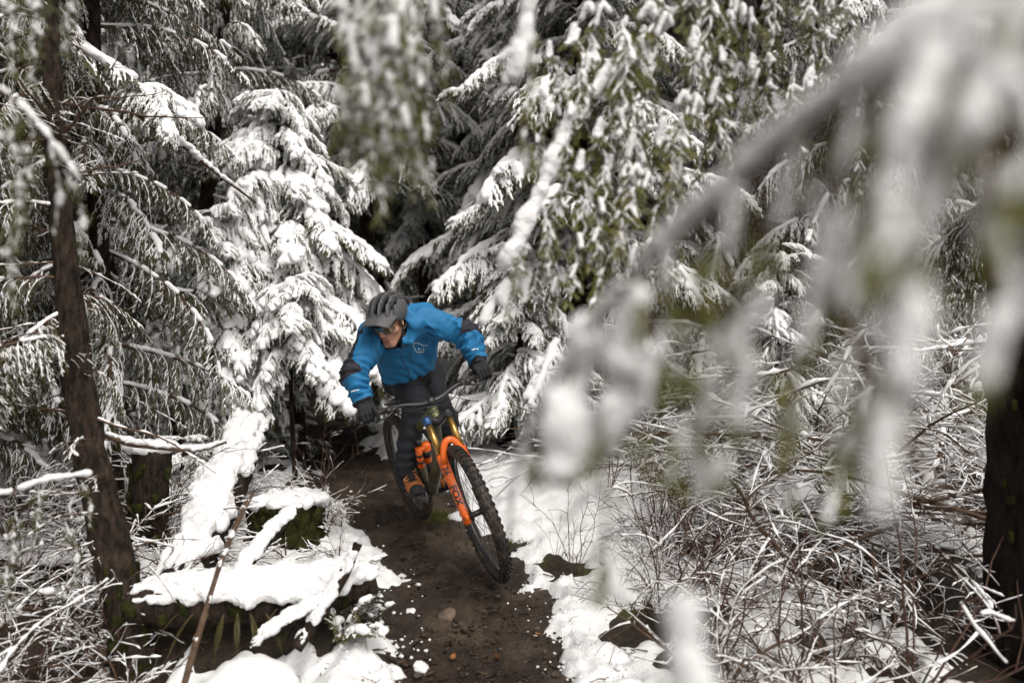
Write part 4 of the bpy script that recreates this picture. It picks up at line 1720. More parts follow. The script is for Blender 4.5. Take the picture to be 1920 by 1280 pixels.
def gen_spray(seed, L=.45, snow=.75, needle=NEEDLE_NEAR, sl=(.035, .085), cell=.0042, big=10, leafw=1., brad=(.0036, .0072)):
    """a hanging spray: one drooping strand with fish-bone side twigs and lumps of snow on them. Hangs along -z, faces y"""
    r = np.random.default_rng(seed)
    N = 14
    t = np.linspace(0, 1, N)
    x = np.cumsum(r.normal(0, .012, N)) * L * 2 + .10 * L * np.sin(t * 2.2 + r.uniform(0, 2))
    y = np.cumsum(r.normal(0, .010, N)) * L * 2
    main = np.stack([x - x[0], y - y[0], -t * L], -1)
    m = MB()
    V, F = tubes(main, np.linspace(.0028, .0011, N), 6)
    m.add(V, F, 0)
    tw, segs, tw3 = [], [], []
    n = int(L / .013)
    for k in range(n):
        u = (k + r.uniform(0, 1)) / n
        if u < .05:
            continue
        s = 1 if k % 2 else -1
        i = min(int(u * (N - 1)), N - 2)
        p = main[i] + (main[i + 1] - main[i]) * (u * (N - 1) - i)
        l = r.uniform(*sl) * (1.15 - .65 * u)
        d = nrm(A(s * r.uniform(.55, .9), r.normal(0, .45), -r.uniform(.45, .9)))
        q = [p]
        for _ in range(5):
            d = nrm(d + A(0, 0, -.14) + r.normal(0, .05, 3))
            q.append(q[-1] + d * l / 5)
        q = np.array(q)
        tw.append(q)
        if l > .045:
            for w in range(int(l / .012)):
                v = r.uniform(.15, .95) * 5
                i2 = min(int(v), 4)
                p2 = q[i2] + (q[i2 + 1] - q[i2]) * (v - i2)
                T = nrm(q[i2 + 1] - q[i2])
                sd = nrm(np.cross(T, A(0, 1, 0))) * r.choice([-1, 1])
                d2 = nrm(T * .8 + sd * .6 + r.normal(0, .2, 3))
                l2 = l * r.uniform(.18, .40)
                tw3.append([p2, p2 + d2 * l2 / 3, p2 + d2 * l2 * 2 / 3 + A(0, 0, -.001), p2 + d2 * l2 + A(0, 0, -.003)])
        if r.random() < snow * (.50 - .30 * u):
            q_ = r.uniform(*brad)
            i0, i1 = (0, 3) if r.random() < .7 else (1, 4)
            segs.append((q[i0] + A(0, 0, q_ * .6), q[i1] + A(0, 0, q_ * .8), q_))
    for _ in range(big):
        u = r.uniform(.0, .85) ** 1.6 * (N - 1)
        i = int(u)
        q_ = r.uniform(brad[1] * .9, brad[1] * 1.5)
        p = main[i] + r.normal(0, .012, 3)
        segs.append((p, p + A(r.normal(0, .01), r.normal(0, .006), -r.uniform(.015, .06)), q_))
    tw, tw3 = np.array(tw), np.array(tw3)
    V, F = tubes(tw, np.linspace(.0013, .0006, 6), 4, cap=False)
    m.add(V, F, 0)
    if len(tw3):
        V, F = tubes(tw3, np.array([.0008, .0007, .0006, .0004]), 3, cap=False)
        m.add(V, F, 1)
    for arr, cnt, ln, w in ((tw, 9, .0105, .0042), (tw3, 4, .0085, .0036)):
        if len(arr) == 0:
            continue
        n = arr.shape[1] - 1
        for k in range(cnt):
            u = (k + .6) / cnt * n
            i = min(int(u), n - 1)
            p = arr[:, i] + (arr[:, i + 1] - arr[:, i]) * (u - i)
            T = nrm(arr[:, i + 1] - arr[:, i])
            sd = nrm(np.cross(T, A(0, 1, 0)[None]))
            nn = np.cross(sd, T)
            for s in (-1, 1):
                j = r.uniform(.7, 1.3, len(p))
                d = nrm(T * .85 + sd * s * .55 + nn * r.normal(0, .3, len(p))[:, None])
                V, F = leaf_quads(p, d, nrm(np.cross(nn, d)), nn, ln * j, w * j * leafw)
                m.add(V, F, 1)
    V, F = blobs_mesh(segs, cell, flat=.95)
    V = rough(V, F, .0014, .012, seed)
    sm = MB()
    sm.add(V, F)
    for arr, n_, rad in ((tw, 12, .0027), (main[None], 40, .0042)):
        if len(arr) == 0:
            continue
        Q = np.stack([spline(q, n_) for q in arr[r.random(len(arr)) < snow * .95]]) if len(arr) > 1 else spline(arr[0], n_)[None]
        dep = np.clip(1.15 + Q[..., 2] / L * .75, .2, 1.15)
        rr = rad * dep * np.clip(.8 + 1.0 * n3(Q, 60, seed % 5) + r.normal(0, .2, Q.shape[:2]), .1, 1.9)
        rr[:, -1] *= .3
        V, F = tubes(Q + A(0, -.25, .97) * (rr * .7 + .0008)[..., None], rr, 6, cap=False)
        sm.add(V, F)
    return m.mesh('spray', [TWIG, needle]), sm.mesh('snow', [SNOW])


def add_pair(name, pair, parent, loc, rot, sc):
    b = link(name, pair[0], parent, loc, rot, sc)
    if len(pair[1].vertices):
        link('snow', pair[1], b)
    return b


def make_protos():
    G = {}
    G['heavy'] = [gen_bough(100 + i, L=1.5, W=.52, droop=1.0 + .25 * i, a0=.3, pil=16, pr=(.018, .034), snow=.78, sp=.046, tsp=.030, tl=.072, hang=1.1) for i in range(3)]
    G['small'] = [gen_bough(120 + i, L=.85, W=.34, droop=.9 + .3 * i, sp=.038, tsp=.028, pil=12, snow=.78, tl=.058, pr=(.016, .030), hang=1.0) for i in range(3)]
    G['mound'] = [gen_bough(130 + i, L=1.1, W=.48, droop=1.2 + .3 * i, sp=.042, tsp=.030, pil=26, snow=.80, tl=.066, pr=(.020, .046), a0=.4, hang=1.0) for i in range(3)]
    G['light'] = [gen_bough(140 + i, L=1.5, W=.55, droop=.8 + .4 * i, pil=0, snow=.45, sr=(.0030, .0052), hang=1.9, needle=NEEDLE, tl=.085, sp=.05, tsp=.032) for i in range(2)]
    G['dark'] = [gen_bough(160 + i, L=1.5, W=.5, droop=.7 + .4 * i, pil=0, snow=.34, sr=(.0028, .0050), hang=1.4, needle=NEEDLE_SHADE_TONE, tsp=.032) for i in range(2)]  # less snow, and shade put into the needle colour
    G['dead'] = [gen_dead(180 + i, 1.2) for i in range(4)]
    return G


def trunk_mesh(h, r0, r1, lean=(0, 0), seed=0, bend=.03, k=14, n=26, mats=(BARK,), flare=.35, path=None):
    r = np.random.default_rng(seed)
    t = np.linspace(0, 1, n)
    if path is None:
        pts = np.stack([lean[0] * t + bend * h * np.sin(t * 3 + seed), lean[1] * t + bend * h * .7 * np.sin(t * 4 + 2 * seed), t * h - .1], -1)
        pts[:, :2] -= pts[0, :2]
    else:
        pts = spline(path, n)
    rad = r0 + (r1 - r0) * t + flare * r0 * np.exp(-t * h / .14)
    V, F = tubes(pts, rad, k)
    m = n * k
    c = pts[np.repeat(np.arange(n), k)]
    d = V[:m] - c
    V[:m] = c + d * (1 + .16 * n3(V[:m] * A(1, 1, .45), 16, seed) + .10 * n3(V[:m], 34, seed + 1))[:, None]
    return V, F, pts


def tree(name, label, cat, x, y, h, r0, kinds, count, zr, lr, pitch=(-.25, .25), lean=(0, 0), seed=0, group=None, yaw=None, dead=0, shape=1., kmin=.0, trunk_path=None, jitter=.06):
    """kinds: list of (proto set, native length, weight)"""
    rg = np.random.default_rng(1000 + seed)
    z0 = gz(x, y, False)
    TRUNK_WELLS.append((A(x, y), r0 + .10))
    root = bpy.data.objects.new(name, None)
    root.location = (x, y, z0)
    COL.objects.link(root)
    tag(root, label, cat, group)
    V, F, pts = trunk_mesh(h, r0, max(.012, r0 * .18), lean, seed)
    MB().add(V, F).build('trunk', BARK, root)
    ws = np.array([k[2] for k in kinds], float)
    ws /= ws.sum()
    for i in range(count):
        u = (i + rg.uniform(0, 1)) / count
        zz = zr[0] + (zr[1] - zr[0]) * u
        p = np.array([np.interp(zz, pts[:, 2], pts[:, k]) for k in range(3)])
        ln = (lr[0] + (lr[1] - lr[0]) * u ** shape) * rg.uniform(.8, 1.15)
        a = i * 2.399 + rg.uniform(-.5, .5) if yaw is None else rg.uniform(*yaw)
        ki = kinds[rg.choice(len(kinds), p=ws)]
        pr = PROTO[ki[0]]
        pair = pr[rg.integers(len(pr))]
        add_pair('branch', pair, root, tuple(p), (rg.uniform(-.25, .25), -rg.uniform(*pitch), a), ln / ki[1])
    for i in range(dead):
        zz = rg.uniform(.3, zr[0] + .3 * (zr[1] - zr[0]))
        p = np.array([np.interp(zz, pts[:, 2], pts[:, k]) for k in range(3)])
        pr = PROTO['dead'][rg.integers(4)]
        add_pair('dead_branch', pr, root, tuple(p), (rg.uniform(-.6, .6), rg.uniform(-.15, .35), rg.uniform(0, 6.28)), rg.uniform(.45, 1.1))
    return root


HV, SM, LT, DK, MO = ('heavy', 1.5, 1), ('small', .85, 1), ('light', 1.5, 1), ('dark', 1.5, 1), ('mound', 1.1, 1)


def W_(k, w):
    return (k[0], k[1], w)


def xy(px, Y):
    return (px - 960) / FPX * Y, Y


def build_forest():
    # --- trees one can tell apart
    tree('young_hemlock', 'young conical conifer bowed under thick snow, upper left of the helmet', 'tree', *xy(560, 6.3), 3.45, .055, [MO, W_(SM, .25)], 100, (1.15, 3.4), (1.65, .42), (-.55, .0), seed=1, shape=.9)
    tree('young_hemlock', 'small rounded conifer heaped with snow between the leaning trunk and the conical one', 'tree', *xy(425, 5.5), 2.3, .04, [MO], 54, (.85, 2.2), (.85, .40), (-.5, .1), seed=2, shape=1.3)
    tree('young_hemlock', 'low snow-heaped conifer just left of the rider, with clumped white boughs', 'tree', *xy(556, 5.35), 1.72, .022, [MO], 38, (.95, 1.66), (.70, .32), (-.5, .1), seed=3, shape=1.0)
    tree('hemlock', 'tall conifer behind the rider with snowy boughs sweeping down to the left', 'tree', *xy(1090, 7.2), 9, .13, [HV, W_(SM, .15)], 110, (.5, 8.0), (2.0, 1.2), (-.30, .25), seed=4)
    tree('hemlock', 'bushy snowy conifer just right of the rider above the brushwood', 'tree', *xy(960, 6.3), 2.3, .05, [SM, W_(HV, .6)], 66, (.1, 2.2), (1.05, .3), (-.3, .25), seed=5)
    tree('hemlock', 'snowy conifer behind the hanging sprays right of centre', 'tree', *xy(1330, 7.6), 9, .12, [HV, W_(LT, .35)], 92, (.4, 8.0), (1.8, 1.1), (-.35, .2), seed=6)
    tree('hemlock', 'snowy conifer behind the thick blurred branch on the right', 'tree', *xy(1610, 6.6), 8, .11, [W_(HV, .7), LT], 84, (.5, 7.2), (1.6, 1.0), (-.35, .2), seed=7)
    tree('hemlock', 'far right conifer with loose snowy boughs beyond the dark trunk', 'tree', *xy(1830, 7.6), 9, .12, [W_(HV, .6), LT], 80, (.4, 8.0), (1.8, 1.2), (-.35, .2), seed=8)
    tree('hemlock', 'low snowy conifer at the back of the brushwood on the right', 'tree', *xy(1480, 5.6), 1.9, .04, [SM, W_(LT, .5)], 44, (.15, 1.8), (.9, .3), (-.3, .25), seed=9)
    tree('hemlock', 'dark lightly dusted conifer directly behind the leaning trunk', 'tree', *xy(215, 4.6), 7, .075, [LT, W_(DK, 1.)], 84, (.9, 6.6), (1.15, .8), (-.55, .05), seed=10, dead=8)
    tree('hemlock', 'thin dusted conifer at the left edge of the clearing', 'tree', *xy(-60, 4.4), 7, .08, [W_(LT, .5), DK], 90, (.6, 6.6), (1.2, .8), (-.5, .1), seed=11, dead=8)
    tree('hemlock', 'dusted conifer with drooping tips at upper left, behind the snowy arching bough', 'tree', *xy(330, 6.4), 8, .09, [W_(LT, 1), W_(DK, .4), W_(HV, .25)], 86, (1.0, 7.6), (1.35, .9), (-.5, .1), seed=12, dead=4)
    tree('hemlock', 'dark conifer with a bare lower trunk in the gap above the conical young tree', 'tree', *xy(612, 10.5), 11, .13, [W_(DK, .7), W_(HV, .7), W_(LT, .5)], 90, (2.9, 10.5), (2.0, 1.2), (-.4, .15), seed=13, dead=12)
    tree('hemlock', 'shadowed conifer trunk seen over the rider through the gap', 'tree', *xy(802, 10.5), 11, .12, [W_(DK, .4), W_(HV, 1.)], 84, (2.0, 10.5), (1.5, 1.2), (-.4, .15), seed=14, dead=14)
    tree('hemlock', 'snow-covered conifer at top centre, beyond the gap', 'tree', *xy(905, 11.5), 12, .15, [HV, W_(LT, .3)], 92, (3.0, 11.5), (2.1, 1.3), (-.4, .1), seed=15, dead=5)
    tree('hemlock', 'snowy conifer at top left with a visible dark stem', 'tree', *xy(428, 9.6), 11, .13, [HV, W_(LT, .7), W_(DK, .3)], 88, (2.2, 10.5), (1.9, 1.2), (-.4, .1), seed=16, dead=6)
    tree('hemlock', 'snowy conifer reaching over the trail from the left, above the conical young tree', 'tree', *xy(690, 8.6), 10, .10, [HV, W_(LT, .3)], 84, (2.7, 9.5), (1.6, 1.1), (-.35, .2), seed=17, dead=8)
    tree('hemlock', 'snowy conifer whose boughs arch low over the trail behind the rider', 'tree', *xy(985, 8.2), 10, .11, [HV, W_(SM, .2)], 92, (.9, 9.5), (1.9, 1.1), (-.45, .05), seed=18)
    # trees added outside the frame to shade and darken the left edge
    for i, (x, y) in enumerate(((-2.9, 1.7), (-3.7, 3.2), (-4.6, 4.9))):
        tree('conifer', 'conifer added out of view at left to shade that edge', 'tree', x, y, 9, .12, [LT, W_(HV, .5)], 62, (1.9, 8.5), (1.7, 1.1), (-.2, .2), seed=60 + i, group='conifers added to shade the left edge')
    tree('bush', 'low mound of snowy evergreen twigs above the top of the broad snowy log', 'bush', *xy(455, 6.0), .75, .015, [SM], 26, (.1, .7), (.55, .25), (-.2, .5), seed=21)
    tree('bush', 'snowy evergreen bush between the leaning trunk and the broad snowy log', 'bush', *xy(345, 4.6), .62, .014, [SM], 22, (.1, .55), (.42, .2), (-.2, .5), seed=22)
    tree('bush', 'small dusted evergreen bush at the mouth of the trail opening', 'bush', *xy(535, 6.4), .55, .014, [SM, W_(DK, .4)], 20, (.1, .5), (.45, .2), (-.2, .5), seed=23)
    # --- further rows
    rg = np.random.default_rng(77)
    n = 0
    for Y, xs in ((9.0, (60, 200, 1180, 1480, 1720, 2000)), (12.5, (-120, 80, 270, 520, 700, 1050, 1250, 1430, 1640, 1860, 2080)), (16.5, (-200, 0, 180, 360, 480, 580, 680, 780, 880, 1010, 1180, 1340, 1500, 1700, 1900, 2100)), (22, (-300, -120, 60, 220, 380, 520, 640, 740, 860, 980, 1120, 1270, 1420, 1600, 1780, 1950, 2150))):
        for px in xs:
            n += 1
            gap = 480 < px < 880
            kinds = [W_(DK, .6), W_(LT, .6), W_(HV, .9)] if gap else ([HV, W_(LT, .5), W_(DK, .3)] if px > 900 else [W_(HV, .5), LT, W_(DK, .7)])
            yy = Y * rg.uniform(.93, 1.07)
            h = rg.uniform(9, 12) * (1 + (Y - 9) / 26)
            cnt = 52 if Y < 13 else 46
            z0 = .6 if not gap else 1.5
            lab = {0: 'snow-dusted conifer standing in the forest at the back left', 1: 'dark conifer deep in the shadowed gap behind the rider', 2: 'snow-laden conifer standing in the forest at the back right'}[1 if gap else (0 if px < 900 else 2)]
            tree('conifer', lab, 'tree', *xy(px + rg.uniform(-25, 25), yy), h, .05 + .010 * h, kinds, cnt, (z0, h * .96), (2.3, 1.2), (-.4, .12), seed=200 + n, group={0: 'conifers at the back left', 1: 'conifers in the gap', 2: 'conifers at the back right'}[1 if gap else (0 if px < 900 else 2)], dead=6 if gap else 3)


def build_near_trunks():
    # leaning trunk on the left
    pth = [P(252, 1300, 2.72), P(240, 1180, 2.75), P(222, 1080, 2.78), P(196, 960, 2.82), P(168, 850, 2.86), P(150, 740, 2.90), P(136, 620, 2.94), P(122, 480, 2.98), P(110, 350, 3.0), P(100, 180, 3.05), P(92, 0, 3.1), P(85, -220, 3.2), P(80, -600, 3.4)]
    base = A(pth[0][0], pth[0][1], gz(pth[0][0], pth[0][1], False))
    root = bpy.data.objects.new('leaning_trunk', None)
    root.name = 'leaning_tree'
    root.location = base
    COL.objects.link(root)
    tag(root, 'slender dark tree leaning to the left at the near left, with a mossy foot', 'tree')
    V, F, pts = trunk_mesh(0, .082, .026, path=np.array(pth) - base, seed=31, n=60, k=18, flare=0)
    # radius from the photograph: taper along the stem
    MB().add(V, F).build('trunk', BARK, root)
    # moss on the foot
    sg = []
    r = np.random.default_rng(5)
    for i in range(90):
        t = r.uniform(0, 11) ** 1.0
        i0 = min(int(t), len(pts) - 2)
        a = r.uniform(0, 2 * math.pi)
        q = pts[i0] + A(math.cos(a), math.sin(a), 0) * (.076 - .0008 * i0)
        sg.append((q, q + A(0, 0, r.uniform(.01, .05)), r.uniform(.008, .016)))
    V, F = blobs_mesh(sg, .009)
    link('moss', mesh_np('moss', V, [(F, 0)], [MOSS]), root)
    rg = np.random.default_rng(9)
    for i in range(30):
        u = rg.uniform(22, 56)
        p = pts[int(u)]
        pr = PROTO['light' if rg.random() < .5 else 'dark']
        add_pair('branch', pr[rg.integers(2)], root, tuple(p), (rg.uniform(-.4, .4), rg.uniform(.1, .7), rg.uniform(1.2, 4.6)), rg.uniform(.22, .50))
    for i in range(46):
        u = rg.uniform(10, 50)
        p = pts[int(u)]
        add_pair('dead_branch', PROTO['dead'][rg.integers(4)], root, tuple(p), (rg.uniform(-.6, .6), rg.uniform(-.3, .3), rg.uniform(0, 6.28)), rg.uniform(.18, .55))
    # thick dark trunk at the right edge
    x, y = xy(2025, 2.65)
    z0 = gz(x, y, False)
    root = bpy.data.objects.new('old_tree', None)
    root.location = (x, y, z0 - .3)
    COL.objects.link(root)
    tag(root, 'thick dark trunk at the right edge of the brushwood', 'tree')
    TRUNK_WELLS.append((A(x, y), .42))
    V, F, pts = trunk_mesh(7, .29, .20, (.1, .1), 41, bend=.006, k=28, n=60)
    MB().add(V, F).build('trunk', BARK_DARK, root)
    sg = []
    r = np.random.default_rng(15)
    for i in range(26):
        a = r.uniform(2.6, 5.0)
        h = r.uniform(.2, 2.2)
        q = A(math.cos(a), math.sin(a), 0) * .285 + A(0, 0, h)
        sg.append((q, q + A(0, 0, r.uniform(.01, .07)), r.uniform(.008, .018)))
    V, F = blobs_mesh(sg, .011)
    link('moss', mesh_np('moss', V, [(F, 0)], [MOSS]), root)
    rg = np.random.default_rng(19)
    for i in range(16):
        pr = PROTO['light']
        add_pair('branch', pr[rg.integers(2)], root, (0, 0, rg.uniform(2.0, 6)), (rg.uniform(-.4, .4), rg.uniform(.0, .5), rg.uniform(1.6, 4.6)), rg.uniform(.4, .9))


def log_thing(name, label, path, rad, snow_r, mats, seed, cover=1., k=16, n=40, moss=0, cat='log', end=None):
    path = np.array(path)
    base = path[0].copy()
    root = bpy.data.objects.new(name, None)
    root.location = base
    COL.objects.link(root)
    tag(root, label, cat)
    r = np.random.default_rng(seed)
    pts = spline(path - base, n)
    rr = np.interp(np.linspace(0, 1, n), np.linspace(0, 1, len(rad)), rad)
    V, F = tubes(pts, rr, k)
    m = n * k
    c = pts[np.repeat(np.arange(n), k)]
    V[:m] = c + (V[:m] - c) * (1 + .14 * n3(V[:m], 11, seed) + .08 * n3(V[:m], 30, seed + 1))[:, None]
    MB().add(V, F).build('log', mats, root)
    sg = []
    for i in range(n - 1):
        if r.random() > cover:
            continue
        tn = nrm(pts[i + 1] - pts[i])
        sd = nrm(np.cross(tn, A(0, 0, 1)))
        en = min(1, .35 + 3 * min(i, n - 2 - i) / n)
        for q in (-.8, -.4, 0, .4, .8):
            if r.random() < (.04 if abs(q) < .6 else .25):
                continue
            s = snow_r * r.uniform(.5, .95) * en
            off = sd * rr[i] * q * 1.08 + A(0, 0, rr[i] * math.sqrt(1 - q * q) + s * .3) + r.normal(0, .35, 3) * s
            sg.append((pts[i] + off, pts[i + 1] + off + r.normal(0, .3, 3) * s, s))
    if sg:
        V, F = blobs_mesh(sg, max(.006, snow_r * .19), flat=.85)
        V = rough(V, F, snow_r * .24, snow_r * 1.1, seed)
        V = rough(V, F, .0035, .014, seed + 3)
        link('snow', mesh_np('snow', V, [(F, 0)], [SNOW]), root)
    if moss:
        sg = []
        for i in range(moss):
            j = r.integers(n - 1)
            a = r.uniform(-.6, 2.2)
            tn = nrm(pts[j + 1] - pts[j])
            sd = nrm(np.cross(tn, A(0, 0, 1)))
            if sd[1] > 0:
                sd = -sd
            o = (sd * math.cos(a) + A(0, 0, math.sin(a) * .6)) * rr[j] * 1.0
            q = pts[j] + o
            sg.append((q, q + A(0, 0, -r.uniform(.01, .04)), r.uniform(.010, .02)))
        V, F = blobs_mesh(sg, .011)
        link('moss', mesh_np('moss', V, [(F, 0)], [MOSS]), root)
    return root


def stump(name, label, x, y, top, rad, snow_h, seed, mats=BARK, moss=60, k=22):
    z0 = gz(x, y, False) - .12
    root = bpy.data.objects.new(name, None)
    root.location = (x, y, z0)
    COL.objects.link(root)
    tag(root, label, 'stump')
    h = top - z0
    r = np.random.default_rng(seed)
    n = 18
    t = np.linspace(0, 1, n)
    pts = np.stack([0 * t, 0 * t, t * h], -1)
    V, F = tubes(pts, rad * (1 + .5 * np.exp(-t * h / .12)), k)
    m = n * k
    c = pts[np.repeat(np.arange(n), k)]
    V[:m] = c + (V[:m] - c) * (1 + .2 * n3(V[:m] * A(1, 1, .4), 9, seed) + .1 * n3(V[:m], 26, seed + 1))[:, None]
    V[m - k:m, 2] += .03 * n3(V[m - k:m], 20, seed)
    MB().add(V, F).build('wood', mats, root)
    sg = []
    for i in range(40):
        a, q = r.uniform(0, 6.28), rad * math.sqrt(r.random()) * .95
        p = A(math.cos(a) * q, math.sin(a) * q, h + snow_h * .1)
        sg.append((p, p + r.normal(0, .02, 3) * A(1, 1, .2), snow_h * r.uniform(.3, .62)))
    V, F = blobs_mesh(sg, .010, flat=.75)
    V = rough(V, F, .010, .05, seed)
    link('snow', mesh_np('snow', V, [(F, 0)], [SNOW]), root)
    if moss:
        sg = []
        for i in range(moss):
            a, z = r.uniform(3.0, 6.4), h * r.uniform(.02, .9) ** 1.3
            q = A(math.cos(a), math.sin(a), 0) * rad * (1.02 + .4 * math.exp(-z / .12)) + A(0, 0, z)
            sg.append((q, q + A(0, 0, r.uniform(.01, .05)), r.uniform(.010, .02)))
        V, F = blobs_mesh(sg, .011)
        link('moss', mesh_np('moss', V, [(F, 0)], [MOSS]), root)
    return root


def fern(label, base, dirs, seed, L=.35, snow=False):
    root = bpy.data.objects.new('fern', None)
    root.location = base
    COL.objects.link(root)
    tag(root, label, 'fern')
    r = np.random.default_rng(seed)
    for az, el in dirs:
        d = A(math.cos(az) * math.cos(el), math.sin(az) * math.cos(el), math.sin(el))
        n = 18
        q = [A((az + 1.57) * .15 if el < 0 else 0, 0, 0)]
        l = L * r.uniform(.8, 1.2)
        for i in range(n - 1):
            d = nrm(d + A(0, 0, -.075))
            q.append(q[-1] + d * l / (n - 1))
        q = np.array(q)
        m = MB()
        V, F = tubes(q, np.linspace(.0022, .0007, n), 4)
        m.add(V, F, 0)
        T = nrm(np.gradient(q, axis=0))
        sd = nrm(np.cross(T, A(0, 0, 1)))
        nn = np.cross(sd, T)
        qq, TT, ss, mm = [np.repeat(a_, 2, 0) for a_ in (q, T, sd, nn)]
        lens = np.repeat(np.sin(np.linspace(.25, math.pi * .97, n)) * l * .085 + .002, 2)
        for s in (-1, 1):
            dd = nrm(ss * s + TT * .25 - mm * .1)
            off = np.tile(np.array([0, .5]), n)[:, None] * TT * l / (n - 1)
            V, F = leaf_quads(qq + off, dd, TT, mm, lens, lens * .16)
            m.add(V, F, 1)
        m.build('frond', [TWIG, NEEDLE_NEAR], root)


def put_pair(name, label, cat, pair, loc, rot, sc, group=None):
    o = link(name, None, None, loc, rot, sc)
    tag(o, label, cat, group)
    link('stem' if cat != 'shrub' else 'stems', pair[0], o)
    if len(pair[1].vertices):
        link('snow', pair[1], o)
    return o


def zone(px, Y):
    if px < 1150:
        return 'under the conifers right of the rider'
    if Y < 3.1:
        return 'over the dark hollows at lower right' if px < 1600 else 'at the foot of the dark trunk'
    if Y < 4.3:
        return 'right of the open snow bank' if px < 1600 else 'behind the dark trunk'
    return 'below the right-hand conifers' if px < 1600 else 'at the far right edge'


def build_floor_things():
    rg = np.random.default_rng(50)
    # logs and stumps on the left
    log_thing('fallen_log', 'snow-capped log lying across the left bank beside the leaning tree', [P(245, 1135, 2.72), P(380, 1128, 2.78), P(520, 1122, 2.84), P(640, 1105, 2.9), P(705, 1085, 2.94)], [.075, .085, .085, .07, .05], .036, BARK, 61, moss=30)
    log_thing('fallen_log', 'broad snow-covered log running up the slope left of the trail', [P(325, 1120, 3.02), P(385, 1000, 3.45), P(430, 890, 4.1), P(465, 815, 4.9), P(482, 775, 5.6)], [.10, .11, .12, .12, .12], .042, BARK, 62)
    log_thing('fallen_log', 'long dark mossy log lying across the slope behind the young trees', [P(150, 700, 7.0), P(330, 690, 7.2), P(520, 690, 7.4), P(690, 672, 7.6)], [.16, .17, .17, .15], .02, MOSS, 63, cover=.35, moss=120)
    log_thing('broken_branch', 'broken snow-topped limb standing out of the near log towards the trail', [P(555, 1215, 2.62), P(600, 1150, 2.7), P(640, 1085, 2.76), P(672, 1018, 2.8)], [.026, .026, .024, .019], .015, BARK, 66, cat='branch', n=30, cover=.7)
    log_thing('broken_branch', 'snow-covered limb sloping to the ground below the near log', [P(470, 1215, 2.6), P(540, 1165, 2.66), P(610, 1120, 2.74)], [.024, .024, .022], .015, BARK, 67, cat='branch', n=26)
    log_thing('broken_branch', 'snow-covered limb leaning over the near log', [P(430, 1100, 2.85), P(500, 1010, 3.1), P(560, 950, 3.35)], [.03, .03, .025], .018, BARK, 68, cat='branch', n=26)
    log_thing('dead_stick', 'dark slanting stick rising from the bottom edge at left', [P(343, 1290, 2.42), P(372, 1190, 2.46), P(412, 1060, 2.52), P(452, 965, 2.6), P(474, 925, 2.65)], [.0125, .012, .0105, .009, .007], .005, TWIG, 69, cat='stick', cover=.25, k=8)
    log_thing('dead_limb', 'thin horizontal limb with a strip of snow before the snow-capped stump', [P(190, 812, 3.0), P(240, 830, 3.05), P(300, 838, 3.1), P(370, 843, 3.15), P(425, 828, 3.2)], [.016, .014, .012, .010, .008], .010, TWIG, 70, cat='branch', k=8)
    log_thing('dead_limb', 'arching bare limb under thick snow at upper left', [P(150, 150, 3.6), P(200, 160, 3.7), P(260, 215, 3.8), P(310, 255, 3.9), P(345, 275, 4.0), P(400, 320, 4.1), P(480, 380, 4.3)], [.018, .017, .016, .015, .013, .01, .007], .016, TWIG, 71, cat='branch', k=8, cover=.85)
    o = link('hanging_bough', None, None, tuple(P(222, 178, 3.85)))
    tag(o, 'arching bough carrying a heavy ridge of snow at upper left, beside the bare limb', 'bough')
    add_pair('branch', PROTO['mound'][1], o, (0, 0, 0), (.2, .15, -.35), .56)
    add_pair('branch', PROTO['heavy'][1], o, (0, 0, .02), (-.2, .35, -.6), .5)
    x, y = xy(282, 3.7)
    stump('stump', 'tall dark stump with a flat cap of snow, behind the leaning tree', x, y, .70, .10, .055, 73)
    x, y = xy(540, 3.95)
    stump('stump', 'low mossy stump half buried in snow beside the trail', x, y, .36, .19, .065, 74, moss=120, mats=MOSS)
    x, y = xy(704, 9.0)
    stump('stump', 'rotten red-brown stump with a snow cap behind the rider', x, y, .80, .115, .07, 75, mats=ROT, moss=0)
    x, y = xy(90, 3.4)
    stump('stump', 'squat dark stump low at the left edge', x, y, .22, .16, .05, 76)
    # snow-covered boulder in the near left corner
    for px, py, Y, r0, lab in ((470, 1262, 2.42, .13, 'boulder under smooth snow at the bottom edge, left of the trail'), (1180, 1285, 2.5, .06, 'small snow-topped stone at the bottom edge, right of the trail')):
        c = P(px, py, Y)
        c[2] -= r0 * .6
        o = bpy.data.objects.new('boulder', None)
        o.location = c
        COL.objects.link(o)
        tag(o, lab, 'boulder')
        f = Field(*ugrid(A(-1, -1, -1) * r0 * 2, A(1, 1, 1) * r0 * 2, r0 * .14))
        f.ell((0, 0, 0), A(1.25, 1, .75) * r0)
        f.D += (.12 * r0 * n3(f.grid(), 2.2 / r0)).astype(np.float32)
        V, F = f.out()
        link('rock', mesh_np('rock', V, [(F, 0)], [STONE]), o)
        f = Field(*ugrid(A(-1, -1, -1) * r0 * 2, A(1, 1, 1.2) * r0 * 2, r0 * .13))
        f.ell((0, 0, r0 * .22), A(1.28, 1.03, .72) * r0)
        f.D += (.12 * r0 * n3(f.grid(), 2.2 / r0)).astype(np.float32)
        V, F = f.out()
        link('snow', mesh_np('snow', V, [(F, 0)], [SNOW]), o)

    # brushwood on the right: bare bushes and fallen branches, many sticks
    shr = [gen_shrub(300 + i, h=.6 + .12 * (i % 4), n=7 + i, spread=.8 + .3 * (i % 3), arch=.5, snow=.75, side=12, srad=.0058) for i in range(6)]
    red = [gen_shrub(320 + i, h=.75, n=6, spread=.35, arch=.12, side=5, snow=.25, bark=STEM_RED, srad=.004) for i in range(4)]
    fal = [gen_dead(340 + i, 1.0 + .25 * (i % 3), snow=.85, srad=.0062) for i in range(6)]
    low = [gen_bough(360 + i, L=.5, W=.2, droop=.5 + .3 * i, sp=.042, pil=2, snow=.3, tl=.05, a0=.5) for i in range(2)]
